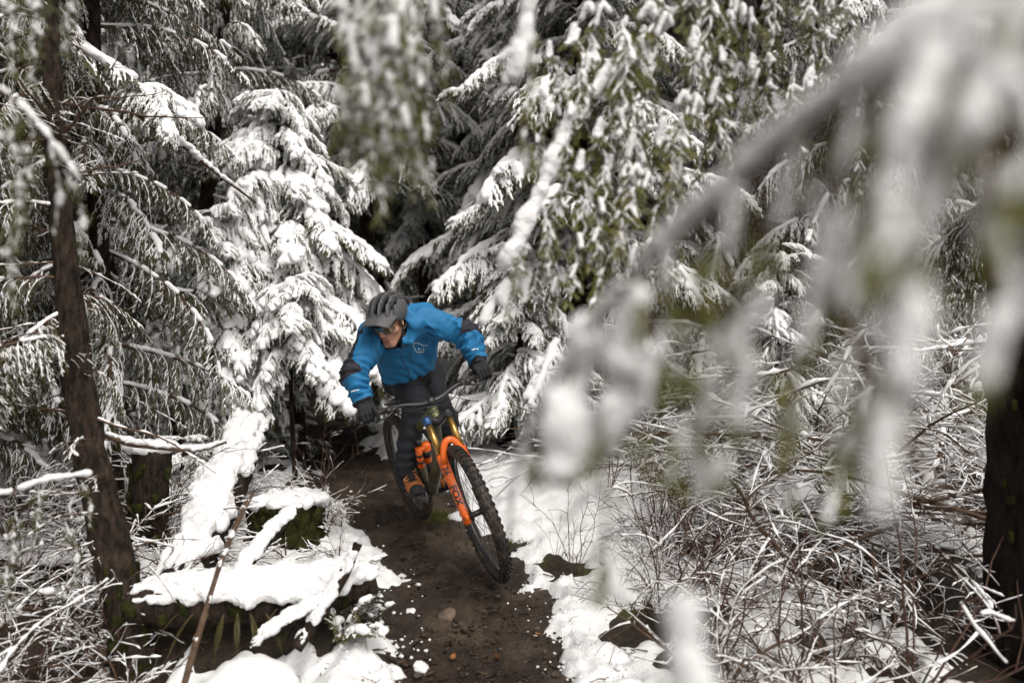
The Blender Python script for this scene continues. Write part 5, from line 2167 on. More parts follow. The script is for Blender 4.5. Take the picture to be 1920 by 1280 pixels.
    placed = 0
    tries = 0
    while placed < 40 and tries < 2000:
        tries += 1
        Y = rg.uniform(2.5, 6.3)
        px = rg.uniform(940, 1980)
        x, y = xy(px, Y)
        d = float(path_d(np.array([x]), np.array([y]))[0])
        if d < .85 or (px < 1200 and Y < 4.6) or (Y < 3.2 and (px > 1550 or rg.random() < .7)):
            continue
        z = gz(x, y)
        zn = zone(px, Y)
        put_pair('bare_shrub', 'bare snow-coated bush ' + zn, 'shrub', shr[rg.integers(6)], (x, y, z - .03), (rg.normal(0, .2), rg.normal(0, .2), rg.uniform(0, 6.28)), rg.uniform(.6, 1.15), 'bare bushes ' + zn)
        placed += 1
    placed = tries = 0
    while placed < 110 and tries < 3000:
        tries += 1
        Y = rg.uniform(2.3, 6.8)
        px = rg.uniform(900, 2000)
        x, y = xy(px, Y)
        d = float(path_d(np.array([x]), np.array([y]))[0])
        if d < 1.0 or (Y < 3.1 and rg.random() < .65) or (px > 1550 and Y < 3.1) or (px < 1250 and Y < 4.5) or (px < 1000 and Y < 4.8):
            continue
        z = gz(x, y)
        zn = zone(px, Y)
        put_pair('fallen_branch', 'snow-coated fallen branch lying ' + zn, 'branch', fal[rg.integers(6)], (x, y, z + rg.uniform(.0, .32)), (rg.uniform(-.5, .5), rg.normal(.05, .22), rg.uniform(2.4, 5.4)), rg.uniform(.5, 1.0), 'fallen branches ' + zn)
        placed += 1
    big = [gen_shrub(380 + i, h=1.35 + .15 * i, n=8, spread=.9, arch=.6, snow=.9, side=9, srad=.0105) for i in range(3)]
    for i in range(22):
        Y = rg.uniform(3.9, 6.4)
        px = rg.uniform(1060, 1960)
        x, y = xy(px, Y)
        if float(path_d(np.array([x]), np.array([y]))[0]) < 1.35:
            continue
        put_pair('bowed_shrub', 'tall bare bush bowed over under snow ' + zone(px, Y), 'shrub', big[rg.integers(3)], (x, y, gz(x, y) - .03), (rg.normal(0, .15), rg.normal(0, .15), rg.uniform(0, 6.28)), rg.uniform(.75, 1.2), 'tall bowed bushes ' + zone(px, Y))
    lng = [gen_dead(390 + i, 1.5, snow=.95, srad=.0105) for i in range(3)]
    for i in range(46):
        Y = rg.uniform(3.6, 6.2)
        px = rg.uniform(1250, 2050)
        x, y = xy(px, Y)
        rz, s_ = rg.uniform(2.3, 4.2), rg.uniform(.6, 1.1)
        tx, ty = x + 1.5 * s_ * math.cos(rz), y + 1.5 * s_ * math.sin(rz)
        if float(path_d(np.array([tx]), np.array([ty]))[0]) < .9 or ty < 3.0:
            continue
        put_pair('bowed_branch', 'long snow-loaded branch slanting down ' + zone(px, Y), 'branch', lng[rg.integers(3)], (x, y, gz(x, y) + rg.uniform(.2, 1.15)), (rg.uniform(-.5, .5), rg.uniform(.1, .6), rz), s_, 'long slanting branches ' + zone(px, Y))
    fine = [gen_shrub(400 + i, h=.62, n=9, spread=.9, arch=.35, snow=.6, side=10, srad=.0042, bark=STEM_RED if i % 2 else TWIG) for i in range(4)]
    placed = tries = 0
    while placed < 40 and tries < 2000:
        tries += 1
        Y, px = rg.uniform(2.35, 4.2), rg.uniform(1150, 1940)
        x, y = xy(px, Y)
        if float(path_d(np.array([x]), np.array([y]))[0]) < .30:
            continue
        put_pair('twiggy_shrub', 'low brown twiggy bush with thin snow ' + zone(px, Y), 'shrub', fine[rg.integers(4)], (x, y, gz(x, y) - .03), (rg.normal(0, .3), rg.normal(0, .3), rg.uniform(0, 6.28)), rg.uniform(.45, .9), 'low twiggy bushes ' + zone(px, Y))
        placed += 1
    placed = tries = 0
    while placed < 28 and tries < 2000:
        tries += 1
        Y, px = rg.uniform(2.35, 3.8), rg.uniform(1180, 1900)
        x, y = xy(px, Y)
        if float(path_d(np.array([x]), np.array([y]))[0]) < .55:
            continue
        put_pair('dead_twig', 'thin dead twig with a line of snow, lying ' + zone(px, Y), 'twig', PROTO['dead'][rg.integers(4)], (x, y, gz(x, y) + rg.uniform(.0, .12)), (rg.uniform(-.5, .5), rg.normal(0, .2), rg.uniform(0, 6.28)), rg.uniform(.28, .55), 'thin dead twigs ' + zone(px, Y))
        placed += 1
    for i in range(30):
        Y, px = rg.uniform(2.5, 4.2), rg.uniform(-80, 250)
        x, y = xy(px, Y)
        put_pair('twiggy_shrub', 'low brown twiggy bush with thin snow left of the leaning tree', 'shrub', fine[rg.integers(4)], (x, y, gz(x, y) - .03), (rg.normal(0, .3), rg.normal(0, .3), rg.uniform(0, 6.28)), rg.uniform(.35, .75), 'low twiggy bushes left of the leaning tree')
    for i in range(16):
        Y, px = rg.uniform(2.9, 4.8), rg.uniform(300, 640)
        x, y = xy(px, Y)
        if float(path_d(np.array([x]), np.array([y]))[0]) < .15:
            continue
        put_pair('twiggy_shrub', 'low brown twiggy bush with thin snow among the logs on the left bank', 'shrub', fine[rg.integers(4)], (x, y, gz(x, y) - .03), (rg.normal(0, .2), rg.normal(0, .2), rg.uniform(0, 6.28)), rg.uniform(.35, .7), 'low twiggy bushes among the logs')
    # bushes and stems on the left bank
    for px, py, Y, k, s, lab in ((560, 800, 5.0, 0, .9, 'thin bare sapling with red stems on the left bank beside the trail'), (600, 930, 4.1, 1, .75, 'low tuft of bare red stems at the trail edge by the mossy stump'), (500, 850, 4.6, 2, .85, 'bare red stems poking through the broad snowy log'), (640, 1010, 3.5, 3, .55, 'short bare red stems in the snow at the left trail edge'), (575, 745, 5.9, 1, .9, 'bare red stems where the trail bends behind the young trees')):
        c = ground_pt(px, py)
        put_pair('sapling', lab, 'sapling', red[k], (c[0], c[1], gz(c[0], c[1]) - .02), (0, 0, px * .7), s)
    for i, (px, Y, k, s, ry) in enumerate(((1245, 3.1, 0, 1.15, .25), (1500, 2.6, 1, 1.1, -.5), (1720, 2.5, 2, 1.2, -.35), (1330, 2.75, 3, .9, -.2), (1570, 2.35, 0, .9, -.45))):
        x, y = xy(px, Y)
        put_pair('sapling', ['upright bare sapling in the snow on the right bank', 'leaning bare sapling over the dark hollows at lower right', 'tall leaning sapling stem beside the thick dark trunk', 'sapling tuft before the snowy brushwood, nearest to the trail', 'dark slanting sapling at the bottom right'][i], 'sapling', red[k], (x, y, gz(x, y) - .02), (0, ry, i * 1.3), s)
    for i in range(26):
        px, py = rg.uniform(1040, 1420), rg.uniform(830, 1120)
        c_ = ground_pt(px, py)
        if path_d(np.array([c_[0]]), np.array([c_[1]]))[0] < .12:
            continue
        put_pair('sapling', 'thin bare stems standing in the snow bank right of the trail', 'sapling', red[rg.integers(4)], (c_[0], c_[1], gz(c_[0], c_[1]) - .02), (rg.normal(0, .25), rg.normal(0, .25), rg.uniform(0, 6)), rg.uniform(.35, .75), 'thin stems in the right snow bank')
    for i in range(34):
        px = rg.uniform(-60, 600)
        Y = rg.uniform(3.5, 5.6)
        x, y = xy(px, Y)
        d = float(path_d(np.array([x]), np.array([y]))[0])
        if d < .7:
            continue
        put_pair('fallen_branch', 'thin snow-lined branch lying among the litter left of the trail', 'branch', fal[rg.integers(6)], (x, y, gz(x, y) + rg.uniform(0, .1)), (rg.uniform(-.5, .5), rg.normal(0, .15), rg.uniform(0, 6.28)), rg.uniform(.4, .75), 'fallen branches on the left bank')
    for i in range(24):
        px = rg.uniform(-60, 640)
        Y = rg.uniform(3.2, 6.2)
        x, y = xy(px, Y)
        if float(path_d(np.array([x]), np.array([y]))[0]) < .65:
            continue
        put_pair('bare_shrub', 'bare snow-dusted bush on the left bank behind the logs', 'shrub', shr[rg.integers(6)], (x, y, gz(x, y) - .03), (0, 0, rg.uniform(0, 6.28)), rg.uniform(.5, .9), 'bare bushes on the left bank')
    for i, (px, py, rz, s, lab) in enumerate(((120, 1200, .4, .5, 'thin dark dead branch lying in the near left corner'), (60, 1110, 2.2, .6, 'forked dead branch with thin snow beside the foot of the leaning tree'), (200, 1010, 1.2, .5, 'short dead branch in the snow behind the leaning tree'), (30, 1250, .1, .5, 'twiggy dead branch at the very bottom left'))):
        c_ = ground_pt(px, py)
        put_pair('fallen_branch', lab, 'branch', PROTO['dead'][i], (c_[0], c_[1], gz(c_[0], c_[1]) + .03), (.2, -.1, rz), s)
    # little evergreen sprigs standing out of the snow
    sp_ = [(655, 1130), (690, 1180), (640, 1220), (30, 1150), (110, 1090), (60, 1000), (170, 1180), (350, 790), (310, 770), (380, 800), (1130, 830), (1060, 800), (1180, 760), (1090, 700), (1230, 820), (1420, 800)]
    for i, (px, py) in enumerate(sp_):
        c = ground_pt(px, py)
        root = bpy.data.objects.new('seedling', None)
        root.location = (c[0], c[1], gz(c[0], c[1]) - .02)
        COL.objects.link(root)
        left = px < 800
        tag(root, 'small green conifer seedling poking out of the snow ' + ('left' if left else 'right') + ' of the trail', 'seedling', 'conifer seedlings ' + ('left' if left else 'right') + ' of the trail')
        for k in range(4):
            add_pair('branch', low[rg.integers(2)], root, (0, 0, .02), (0, -rg.uniform(.1, .9), rg.uniform(0, 6.28)), rg.uniform(.25, .5))
    fern('green fern drooping from under the near snowy log', P(420, 1150, 2.68), [(-1.57 + q, -.6) for q in (-1.2, -.8, -.4, 0, .35, .7, 1.1)], 5, L=.17)
    fern('green fern drooping from the near log beside the broken limb', P(590, 1140, 2.74), [(-1.57 + q, -.7) for q in (-1., -.5, 0, .5, 1.0)], 6, L=.15)
    c = ground_pt(890, 800)
    fern('small fern half under snow behind the front wheel', A(c[0], c[1], gz(*c[:2]) + .02), [(a, .5) for a in (0.2, 1.1, 2.5, 3.6, 4.6, 5.6)], 7, L=.2)
    # stones and snow clods on the trail
    def stone(name, lab, px, py, r0, m, seed, flat=.65, cat='stone', group=None):
        c = ground_pt(px, py)
        f = Field(*ugrid(A(-1, -1, -1) * r0 * 1.7, A(1, 1, 1) * r0 * 1.7, r0 * .17))
        f.ell((0, 0, 0), A(1.15, .9, flat) * r0)
        f.D += (.22 * r0 * n3(f.grid(), 1.6 / r0, seed) + .08 * r0 * n3(f.grid(), 4 / r0, seed)).astype(np.float32)
        V, F = f.out()
        thing(name, lab, cat, (c[0], c[1], gz(c[0], c[1], False) + r0 * flat * .35), group, mesh_np(name, V, [(F, 0)], [m]), (0, 0, seed * 1.1))
    stone('stone', 'reddish stone lying in the middle of the muddy trail', 838, 1150, .042, STONE, 1, .75)
    stone('snow_clod', 'dirty lump of snow on the trail near the bottom edge', 790, 1245, .030, SNOW, 2, .8, 'snow clod')
    stone('snow_clod', 'small lump of snow fallen on the trail edge by the front wheel', 1000, 1070, .030, SNOW, 3, .4, 'snow clod')
    stone('snow_clod', 'small lump of snow on the left trail edge below the front wheel', 770, 1140, .026, SNOW, 4, .5, 'snow clod')
    stone('snow_clod', 'small lump of snow on the right side of the trail near the bottom', 1068, 1170, .022, SNOW, 5, .6, 'snow clod')
    PEB = mat('muddy_pebble', (.035, .025, .018), .75, noise=(30, (.10, .075, .055)))
    for i in range(46):
        px, py = rg.uniform(760, 1080), rg.uniform(1090, 1278)
        c = ground_pt(px, py)
        if path_d(np.array([c[0]]), np.array([c[1]]))[0] > -.02:
            continue
        stone('pebble', 'small muddy pebble set in the trail', px, py, float(rg.choice([.007, .009, .012, .016])), PEB, 10 + i, .6, 'pebble', 'pebbles in the trail')
    ch, N_ = MB(), 1500
    for i in range(N_):
        px, py = rg.uniform(640, 1090), rg.uniform(760, 1280)
        c_ = ground_pt(px, py)
        if path_d(np.array([c_[0]]), np.array([c_[1]]))[0] > .06:
            continue
        s_ = rg.uniform(.003, .010)
        M_ = np.array(Matrix.Rotation(rg.uniform(0, 6.28), 3, 'Z') @ Matrix.Rotation(rg.normal(0, .5), 3, 'X'))
        V, F = box(A(c_[0], c_[1], gz(c_[0], c_[1], False) + s_ * .2), (s_ * rg.uniform(.7, 2.6), s_ * .55, s_ * .45), M_)
        ch.add(V + rg.normal(0, s_ * .12, V.shape), F)
    o = ch.build('trail_litter', mat('mud_clods', (.022, .014, .009), .8, noise=(40, (.075, .050, .034), .4, .7), spec=.25))
    o['kind'] = 'stuff'
    o['label'] = 'clods and chips of bark trodden into the muddy trail'
    cr = MB()
    u_ = np.array([[math.cos(a) * math.cos(e), math.sin(a) * math.cos(e), math.sin(e)] for e in (-.9, 0, .9) for a in np.arange(6) * math.pi / 3 + e] + [[0, 0, 1.]])
    fq = np.array([[r_ * 6 + k, r_ * 6 + (k + 1) % 6, r_ * 6 + 6 + (k + 1) % 6, r_ * 6 + 6 + k] for r_ in range(2) for k in range(6)])
    ft = np.array([[12 + k, 12 + (k + 1) % 6, 18] for k in range(6)])
    for i in range(2400):
        px, py = rg.uniform(560, 1200), rg.uniform(720, 1285)
        c_ = ground_pt(px, py)
        d_ = float(path_d(np.array([c_[0]]), np.array([c_[1]]))[0])
        if not -.14 < d_ < .22 or rg.random() > .55 + 2 * d_:
            continue
        s_ = rg.uniform(.0025, .008) * (1 if rg.random() < .85 else 1.8)
        cr.add(u_ * s_ * A(1.2, 1, .7) + rg.normal(0, s_ * .18, u_.shape) + A(c_[0], c_[1], gz(c_[0], c_[1]) + s_ * .2), [fq, ft])
    o = cr.build('snow_crumbs', SNOW)
    o['kind'] = 'stuff'
    o['label'] = 'crumbs of snow scattered along both edges of the trail'
    lit, pp, rr_ = MB(), [], []
    for i in range(2600):
        Y = rg.uniform(2.2, 6.5)
        px = rg.uniform(-80, 720) if rg.random() < .6 else rg.uniform(1000, 1980)
        x, y = xy(px, Y)
        X_, Y_ = np.array([x]), np.array([y])
        d_ = path_d(X_, Y_)
        if d_[0] < .02 or snow_t(X_, Y_, d_)[0] > .03:
            continue
        z = gz(x, y)
        a_, l_ = rg.uniform(0, 6.28), rg.uniform(.02, .13)
        q0 = A(x, y, z + .004)
        dv = A(math.cos(a_), math.sin(a_), rg.normal(.05, .2)) * l_
        pp.append([q0, q0 + dv * .5 + rg.normal(0, .006, 3), q0 + dv])
        rr_.append(np.array([1, .9, .5]) * rg.uniform(.0012, .0035))
    V, F = tubes(np.array(pp), np.array(rr_), 4)
    lit.add(V, F, 0)
    n_ = len(pp)
    ctr = np.array([q[1] for q in pp])[rg.integers(0, n_, 1800)] + rg.normal(0, .03, (1800, 3)) * A(1, 1, .2)
    dd = nrm(rg.normal(0, 1, (1800, 3)) * A(1, 1, .5))
    sd_ = nrm(np.cross(dd, A(0, 0, 1)[None]))
    V, F = leaf_quads(ctr, dd, sd_, np.cross(sd_, dd), rg.uniform(.012, .03, 1800), rg.uniform(.004, .012, 1800))
    lit.add(V, F, 1)
    o = lit.build('forest_litter', [TWIG, mat('litter_leaf', (.035, .022, .012), .8, noise=(9, (.050, .055, .014), .45, .6))])
    o['kind'] = 'stuff'
    o['label'] = 'twigs, needles and old leaves littering the bare forest floor'
    # dead leaves
    for i, (px, py) in enumerate(((1463, 905), (1500, 1075), (1395, 1080), (1210, 930), (1512, 1090), (470, 955), (597, 1020), (1350, 1040), (700, 1200), (930, 1230), (850, 1230), (1010, 1190))):
        c = ground_pt(px, py)
        u = np.linspace(0, 1, 9)
        V, s = [], .028
        for a_ in u:
            w = math.sin(math.pi * min(1, a_ * .97 + .02)) ** .8 * .4
            for q in (-1, -.5, 0, .5, 1):
                V.append((a_ * 1.3 - .6, q * w, .25 * q * q + .2 * math.sin(a_ * 4 + i)))
        V = np.array(V) * s
        Q = np.array([[r_ * 5 + k, r_ * 5 + k + 1, r_ * 5 + k + 6, r_ * 5 + k + 5] for r_ in range(8) for k in range(4)])
        VV = np.concatenate([V, V - A(0, 0, .0006)])
        on = px < 1100
        thing('dead_leaf', 'brown dead leaf lying on the trail or its left bank' if on else 'brown dead leaf caught in the brushwood right of the trail', 'leaf', (c[0], c[1], gz(c[0], c[1]) + (.02 if on else .12)), 'dead leaves by the trail' if on else 'dead leaves in the brushwood', mesh_np('dead_leaf', VV, [(Q, 0), (Q[:, ::-1] + 45, 0)], [LEAF]), (rg.uniform(-.6, .6), rg.uniform(-.6, .6), rg.uniform(0, 6)))
    # moss and grass tufts at the trail's edge
    for px, py, n_, lab in ((825, 965, 150, 'green mossy grass patch on the trail behind the front wheel'), (965, 1010, 80, 'green mossy patch at the right trail edge beside the front tyre'), (1010, 1050, 60, 'mossy grass patch on the right trail edge below the snow'), (1190, 1150, 60, 'mossy grass patch at lower right of the trail')):
        c = ground_pt(px, py)
        base = A(c[0], c[1], gz(c[0], c[1], False))
        pts, m = [], MB()
        for i in range(n_ * 3):
            o = A(rg.normal(0, .055), rg.normal(0, .075), 0)
            z = gz(base[0] + o[0], base[1] + o[1], False) - base[2]
            p = o + A(0, 0, z)
            d = A(rg.normal(0, .5), rg.normal(0, .5), 1)
            l = rg.uniform(.012, .035)
            pts.append([p, p + nrm(d) * l * .5, p + nrm(d) * l + A(d[0], d[1], -.2) * l * .25])
        V, F = tubes(np.array(pts), np.array([.0016, .0013, .0005]), 3, cap=False)
        o = m.add(V, F).build('moss_tuft', NEEDLE_NEAR, None, loc=base)
        o['kind'] = 'stuff'
        o['label'] = lab


# ------------------------------------------------------------------ boughs hanging close to the lens (they belong to trees beside the camera)
def hanging_bough(label, stem, rad, snow_r, strands, seed, sprays=(), cover=.9, name='hanging_bough', sprayset=None, cell=None):
    stem = np.array(stem)
    base = stem[0].copy()
    root = bpy.data.objects.new(name, None)
    root.location = base
    COL.objects.link(root)
    tag(root, label, 'bough')
    r = np.random.default_rng(seed)
    n = 46
    pts = spline(stem - base, n)
    rr = np.linspace(rad[0], rad[1], n)
    V, F = tubes(pts, rr * (1 + .15 * r.normal(0, 1, n) * .5), 10)
    MB().add(V, F).build('stem', TWIG, root)
    sg = []
    for i in range(n - 1):
        if r.random() < cover:
            s = np.interp(i / n, [0, 1], snow_r) * r.uniform(.7, 1.25)
            o = A(0, 0, rr[i] + s * .55) + r.normal(0, .15, 3) * s
            sg.append((pts[i] + o, pts[i + 1] + o, s))
    c = cell or max(.003, min(snow_r) * .3)
    V, F = blobs_mesh(sg, c, flat=.95)
    V = rough(V, F, c * .8, c * 5, seed)
    link('snow', mesh_np('snow', V, [(F, 0)], [SNOW]), root)
    for (path, w, green) in strands:
        w = w * .66
        green = green * .7
        q = spline(np.array([P(*a) for a in path]) - base, 26)
        V, F = tubes(q, np.linspace(.0024, .0010, 26), 6)
        m = MB()
        m.add(V, F, 0)
        # needles along the strand
        T = nrm(np.gradient(q, axis=0))
        L = np.linalg.norm(q[-1] - q[0])
        tw = []
        for k in range(int(L / (.009 if green > .25 else .022))):
            u = r.uniform(0, 25)
            i = min(int(u), 24)
            p = q[i] + (q[i + 1] - q[i]) * (u - i)
            d = nrm(A(r.choice([-1, 1]) * r.uniform(.3, .9), r.normal(0, .5), -.8))
            l = max(w, .006) * r.uniform(1.4, 3.4)
            tw.append([p, p + d * l * .4, p + d * l * .75 + A(0, 0, -.003), p + d * l + A(0, 0, -.008)])
        tw = np.array(tw)
        V, F = tubes(tw, np.array([.001, .0009, .0007, .0004]), 3, cap=False)
        m.add(V, F, 1)
        for k in range(5):
            u = (k + .6) / 5 * 3
            i = int(u)
            p = tw[:, i] + (tw[:, i + 1] - tw[:, i]) * (u - i)
            T2 = nrm(tw[:, i + 1] - tw[:, i])
            sd = nrm(np.cross(T2, A(0, 1, 0)[None]))
            for s in (-1, 1):
                d = nrm(T2 * .8 + sd * s * .6 + r.normal(0, .2, (len(p), 3)))
                V, F = leaf_quads(p, d, nrm(np.cross(np.cross(sd, T2), d)), np.cross(sd, T2), np.full(len(p), .009), np.full(len(p), .0034))
                m.add(V, F, 1)
        b = m.build('twig', [TWIG, NEEDLE_NEAR], root)
        sg = []
        i = 0
        while i < 25:
            t = i / 25
            amt = (1 - green) * (.82 if t < .7 else .6)
            st = int(r.integers(2, 6))
            if r.random() < amt:
                s = w * r.uniform(.4, .85)
                o = r.normal(0, .45, 3) * w + A(0, 0, .1 * w)
                sg.append((q[i] + o, q[min(i + st, 25)] + o + r.normal(0, .3, 3) * w, s))
            i += st
        for t_ in tw[r.random(len(tw)) < (1 - green) * .22]:
            s = w * r.uniform(.22, .5)
            sg.append((t_[0] + A(0, 0, s * .5), t_[2] + A(0, 0, s * .5), s))
        if sg:
            V, F = blobs_mesh(sg, max(.0026, w * .22), flat=1.)
            V = rough(V, F, w * .14, w * 1.2, seed)
            link('snow', mesh_np('snow', V, [(F, 0)], [SNOW]), b)
    for (px, py, Y, s, k, rz) in sprays:
        pr = PROTO[sprayset][k % len(PROTO[sprayset])]
        add_pair('spray', pr, root, tuple(P(px, py, Y) - base), (r.normal(0, .1), r.normal(0, .1) + 0., rz), s)
    return root


def build_foreground():
    PROTO['spray'] = [gen_spray(400 + i, L=.46, snow=.58, big=7, brad=(.0034, .0062)) for i in range(4)]
    PROTO['green'] = [gen_spray(440 + i, L=.46, snow=.5, big=7, brad=(.004, .0085)) for i in range(2)]
    PROTO['thin'] = [gen_spray(420 + i, L=.42, snow=.45, big=2, sl=(.03, .07), brad=(.004, .007), needle=NEEDLE) for i in range(3)]
    # A long blurred branch crossing the right half
    hanging_bough('thick snow-laden branch running diagonally across the upper right, out of focus',
                  [P(2050, -120, .32), P(1850, 10, .33), P(1700, 105, .34), P(1570, 195, .365), P(1450, 285, .41), P(1300, 420, .48), P(1165, 550, .57), P(1085, 650, .62), P(1015, 765, .66), P(968, 890, .70), P(955, 985, .72)], (.0048, .0012), (.0106, .0028),
                  [([(1545, 225, .375), (1552, 380, .38), (1535, 560, .38), (1510, 720, .38), (1490, 800, .39)], .0095, .15),
                   ([(1425, 320, .42), (1420, 480, .42), (1390, 620, .42), (1375, 780, .43), (1360, 900, .43)], .0100, .2),
                   ([(1335, 400, .47), (1310, 540, .52), (1285, 660, .52), (1275, 790, .53), (1262, 900, .53)], .006, .55),
                   ([(1170, 545, .58), (1165, 660, .585), (1140, 780, .59), (1130, 900, .6), (1140, 1060, .6), (1142, 1130, .6)], .024, .12),
                   ([(1085, 655, .62), (1060, 740, .62), (1055, 800, .62), (1062, 850, .62)], .032, .05),
                   ([(1195, 520, .57), (1230, 640, .57), (1255, 720, .57)], .006, .5),
                   ([(1020, 765, .66), (1010, 830, .66), (1005, 880, .66)], .005, .7),
                   ([(1480, 265, .40), (1470, 380, .40), (1440, 480, .40)], .007, .3),
                   ([(1640, 150, .355), (1635, 330, .36), (1600, 520, .36), (1585, 700, .36), (1560, 860, .365)], .0085, .12),
                   ([(1595, 185, .36), (1590, 330, .365), (1570, 470, .365), (1575, 600, .37)], .0075, .12),
                   ([(1385, 345, .44), (1370, 500, .44), (1345, 640, .445), (1325, 780, .45), (1330, 940, .45)], .0095, .12),
                   ([(1255, 470, .50), (1240, 600, .51), (1215, 720, .51), (1190, 860, .52)], .0080, .15),
                   ([(1690, 110, .345), (1670, 300, .35), (1660, 480, .35), (1675, 640, .35)], .0085, .12)], 1)
    hanging_bough('white out-of-focus bough filling the right edge, nearest of all to the lens',
                  [P(2150, -200, 0.265), P(1980, -60, 0.273), P(1850, 20, 0.281), P(1740, 130, 0.289), P(1690, 300, 0.296)], (.0045, .002), (.0072, .0055),
                  [([(1735, 130, 0.289), (1740, 300, 0.296), (1715, 480, 0.296), (1690, 640, 0.296), (1680, 800, 0.296), (1655, 950, 0.296)], 0.0112, .08),
                   ([(1800, 60, 0.289), (1790, 220, 0.289), (1750, 380, 0.292), (1730, 560, 0.296), (1760, 640, 0.296)], 0.0084, .1),
                   ([(1890, 0, 0.281), (1900, 160, 0.281), (1875, 330, 0.281), (1880, 520, 0.281), (1870, 700, 0.285)], 0.0084, .1),
                   ([(1690, 280, 0.296), (1650, 460, 0.304), (1640, 680, 0.312), (1625, 900, 0.312)], 0.0087, .25),
                   ([(1760, 100, 0.281), (1700, 250, 0.281), (1690, 420, 0.281), (1710, 560, 0.281)], 0.0119, .1),
                   ([(1840, 20, 0.273), (1830, 180, 0.273), (1850, 330, 0.273), (1800, 470, 0.281)], 0.0098, .1),
                   ([(1925, -60, 0.273), (1910, 120, 0.273), (1915, 300, 0.273), (1900, 420, 0.273)], 0.0112, .1),
                   ([(1680, 620, 0.296), (1700, 760, 0.296), (1720, 880, 0.304)], 0.0098, .2),
                   ([(1420, 560, 0.382), (1395, 700, 0.382), (1370, 800, 0.390)], 0.0105, .1)], 2)
    hanging_bough('slim dark twig with a little snow crossing the right side, out of focus',
                  [P(1560, 560, .62), P(1650, 740, .63), (P(1740, 900, .64)), P(1800, 990, .65)], (.004, .002), (.003, .002), [([(1560, 560, .62), (1500, 640, .62), (1480, 760, .62), (1478, 930, .62)], .006, .6), ([(1620, 700, .62), (1600, 800, .62), (1560, 960, .62)], .008, .4)], 3, cover=.4)
    hanging_bough('pale blurred tip rising at the bottom edge, right of the trail',
                  [P(1310, 1400, .42), P(1295, 1300, .42), P(1280, 1200, .42), P(1284, 1130, .42)], (.003, .0012), (.009, .005), [], 4)
    # mid-distance bough with hanging sprays, right of centre
    rg = np.random.default_rng(3)
    sp = []
    for px, py, Y, s in ((1035, 90, 1.85, .75), (1085, 60, 1.85, .95), (1120, 10, 1.85, 1.05), (1165, 40, 1.85, 1.15), (1205, -30, 1.85, 1.15), (1240, 20, 1.85, 1.2), (1275, -60, 1.85, 1.1), (1320, -40, 1.85, 1.1), (1362, -60, 1.9, 1.05), (1395, 20, 1.9, .8), (1130, 240, 1.8, .95), (1170, 280, 1.8, .95), (1210, 320, 1.8, .9), (1060, 330, 1.78, .75), (1020, 400, 1.76, .65), (985, 460, 1.75, .45), (1095, 300, 1.8, .95), (1300, 180, 1.85, .95), (1345, 230, 1.88, .6), (1250, 240, 1.85, 1.1), (1010, 170, 1.85, .55), (1380, 120, 1.88, .75)):
        sp.append((px, py, Y + rg.normal(0, .05), s * .93, int(rg.integers(4)), rg.uniform(-.5, .5)))
    hanging_bough('snow-loaded bough with long drooping green sprays, hanging right of the rider',
                  [P(1480, -160, 1.95), P(1330, -20, 1.9), P(1180, 110, 1.85), P(1080, 220, 1.8), P(1020, 350, 1.78), P(965, 470, 1.75), P(945, 505, 1.75)], (.008, .002), (.019, .015), [], 5, sp, sprayset='spray')
    sp = []
    for px, py, Y, s in ((640, -20, 1.1, .62), (680, -60, 1.1, .85), (715, -40, 1.12, .82), (750, 0, 1.1, .78), (700, 120, 1.12, .56), (660, 100, 1.1, .55), (775, 40, 1.15, .72), (735, 150, 1.1, .55), (800, -60, 1.15, .62), (640, 170, 1.1, .38), (770, 190, 1.1, .45), (690, 60, 1.08, .6), (720, 200, 1.09, .5), (665, 200, 1.12, .42), (740, 60, 1.14, .6), (705, -20, 1.13, .8)):
        sp.append((px, py, Y + rg.normal(0, .03), s * .80, int(rg.integers(4)), rg.uniform(-.5, .5)))
    hanging_bough('blurred green spray tipped with snow hanging at top centre',
                  [P(880, -160, 1.15), P(800, -60, 1.13), P(740, 40, 1.11), P(690, 120, 1.1)], (.004, .0015), (.009, .006), [([(770, 20, 1.12), (790, 120, 1.12), (800, 240, 1.12), (805, 320, 1.12)], .010, .35)], 6, sp, sprayset='green')
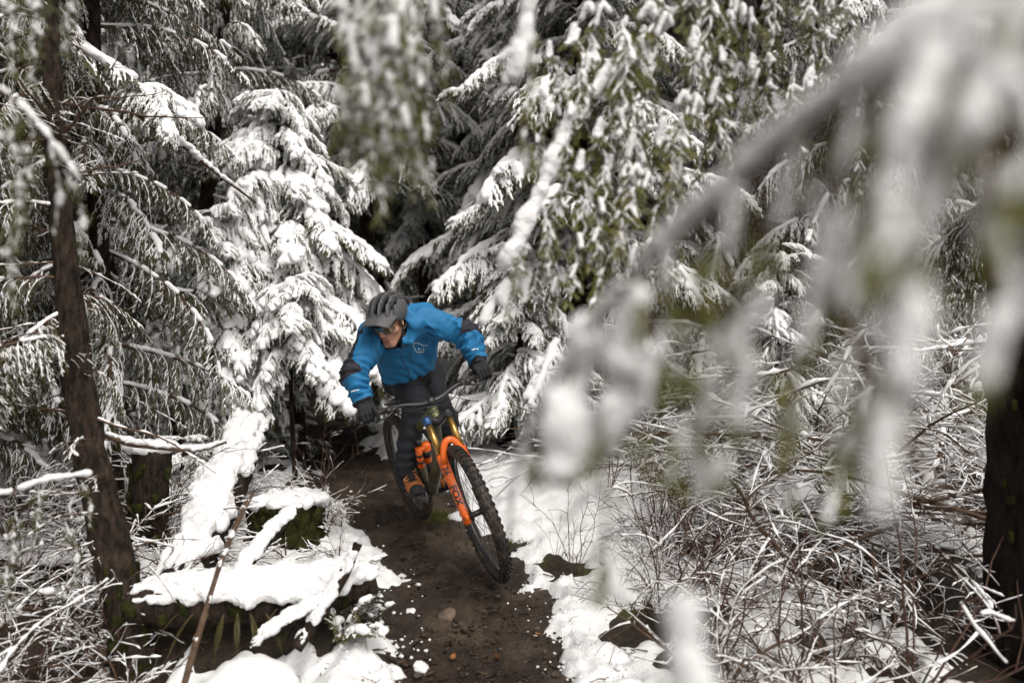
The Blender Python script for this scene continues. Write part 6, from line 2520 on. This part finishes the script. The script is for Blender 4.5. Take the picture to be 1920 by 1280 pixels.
    hanging_bough('small blurred snowy twig hanging at top centre, right of the green spray',
                  [P(1040, -160, 1.2), P(1000, -40, 1.2), P(985, 60, 1.2), P(965, 150, 1.2)], (.003, .0015), (.009, .010), [([(990, 0, 1.2), (1000, 120, 1.2), (985, 240, 1.2), (1000, 330, 1.2)], .008, .45), ([(985, 60, 1.2), (945, 110, 1.2), (940, 150, 1.2)], .012, .2)], 7)
    sp = []
    for px, py, Y, s in ((1470, -60, 2.0, 1.0), (1510, -30, 2.0, 1.05), (1545, -60, 2.05, .95), (1580, -20, 2.1, .9), (1440, 40, 2.0, .85), (1490, 120, 2.0, .95), (1640, 40, 2.2, 1.0), (1690, 100, 2.2, 1.0), (1620, 220, 2.2, .9)):
        sp.append((px, py, Y, s, int(rg.integers(3)), rg.uniform(-.5, .5)))
    hanging_bough('thin dark hanging twigs lined with snow above the thick blurred branch',
                  [P(1750, -140, 2.2), P(1640, -60, 2.15), P(1520, -60, 2.05), P(1430, 20, 2.0)], (.006, .002), (.014, .010), [], 8, sp, sprayset='thin')
    sp = []
    for px, py, Y, s in ((20, 190, 1.25, .6), (55, 215, 1.25, .62), (90, 255, 1.25, .55), (40, 320, 1.25, .45), (120, 320, 1.3, .5), (70, -60, 1.35, .7), (20, -40, 1.35, .6), (140, -80, 1.4, .6), (10, 420, 1.3, .5)):
        sp.append((px, py, Y, s * .8, int(rg.integers(3)), rg.uniform(-.6, .6)))
    hanging_bough('soft-focus green twigs in front of the leaning tree at upper left',
                  [P(-160, 60, 1.3), P(-40, 140, 1.27), P(40, 200, 1.25), P(100, 270, 1.25), P(150, 340, 1.27)], (.004, .0012), (.005, .004), [], 9, sp, sprayset='thin', cover=.6)
    sp = []
    for px, py, Y, s in ((30, 960, 1.9, .6), (80, 900, 2.0, .6), (120, 980, 2.0, .55), (10, 1060, 1.9, .5), (150, 900, 2.05, .45)):
        sp.append((px, py, Y, s * .8, int(rg.integers(3)), rg.uniform(-.6, .6)))
    hanging_bough('low twiggy green branch in front of the snow at lower left',
                  [P(-160, 900, 1.9), P(-20, 930, 1.9), P(90, 900, 2.0), P(170, 890, 2.05)], (.005, .0015), (.008, .006), [], 10, sp, sprayset='thin', cover=.8)


# ------------------------------------------------------------------ build everything
PROTO = make_protos()
build_forest()
build_near_trunks()
build_ground()
build_floor_things()
make_bike()
make_rider()
build_foreground()
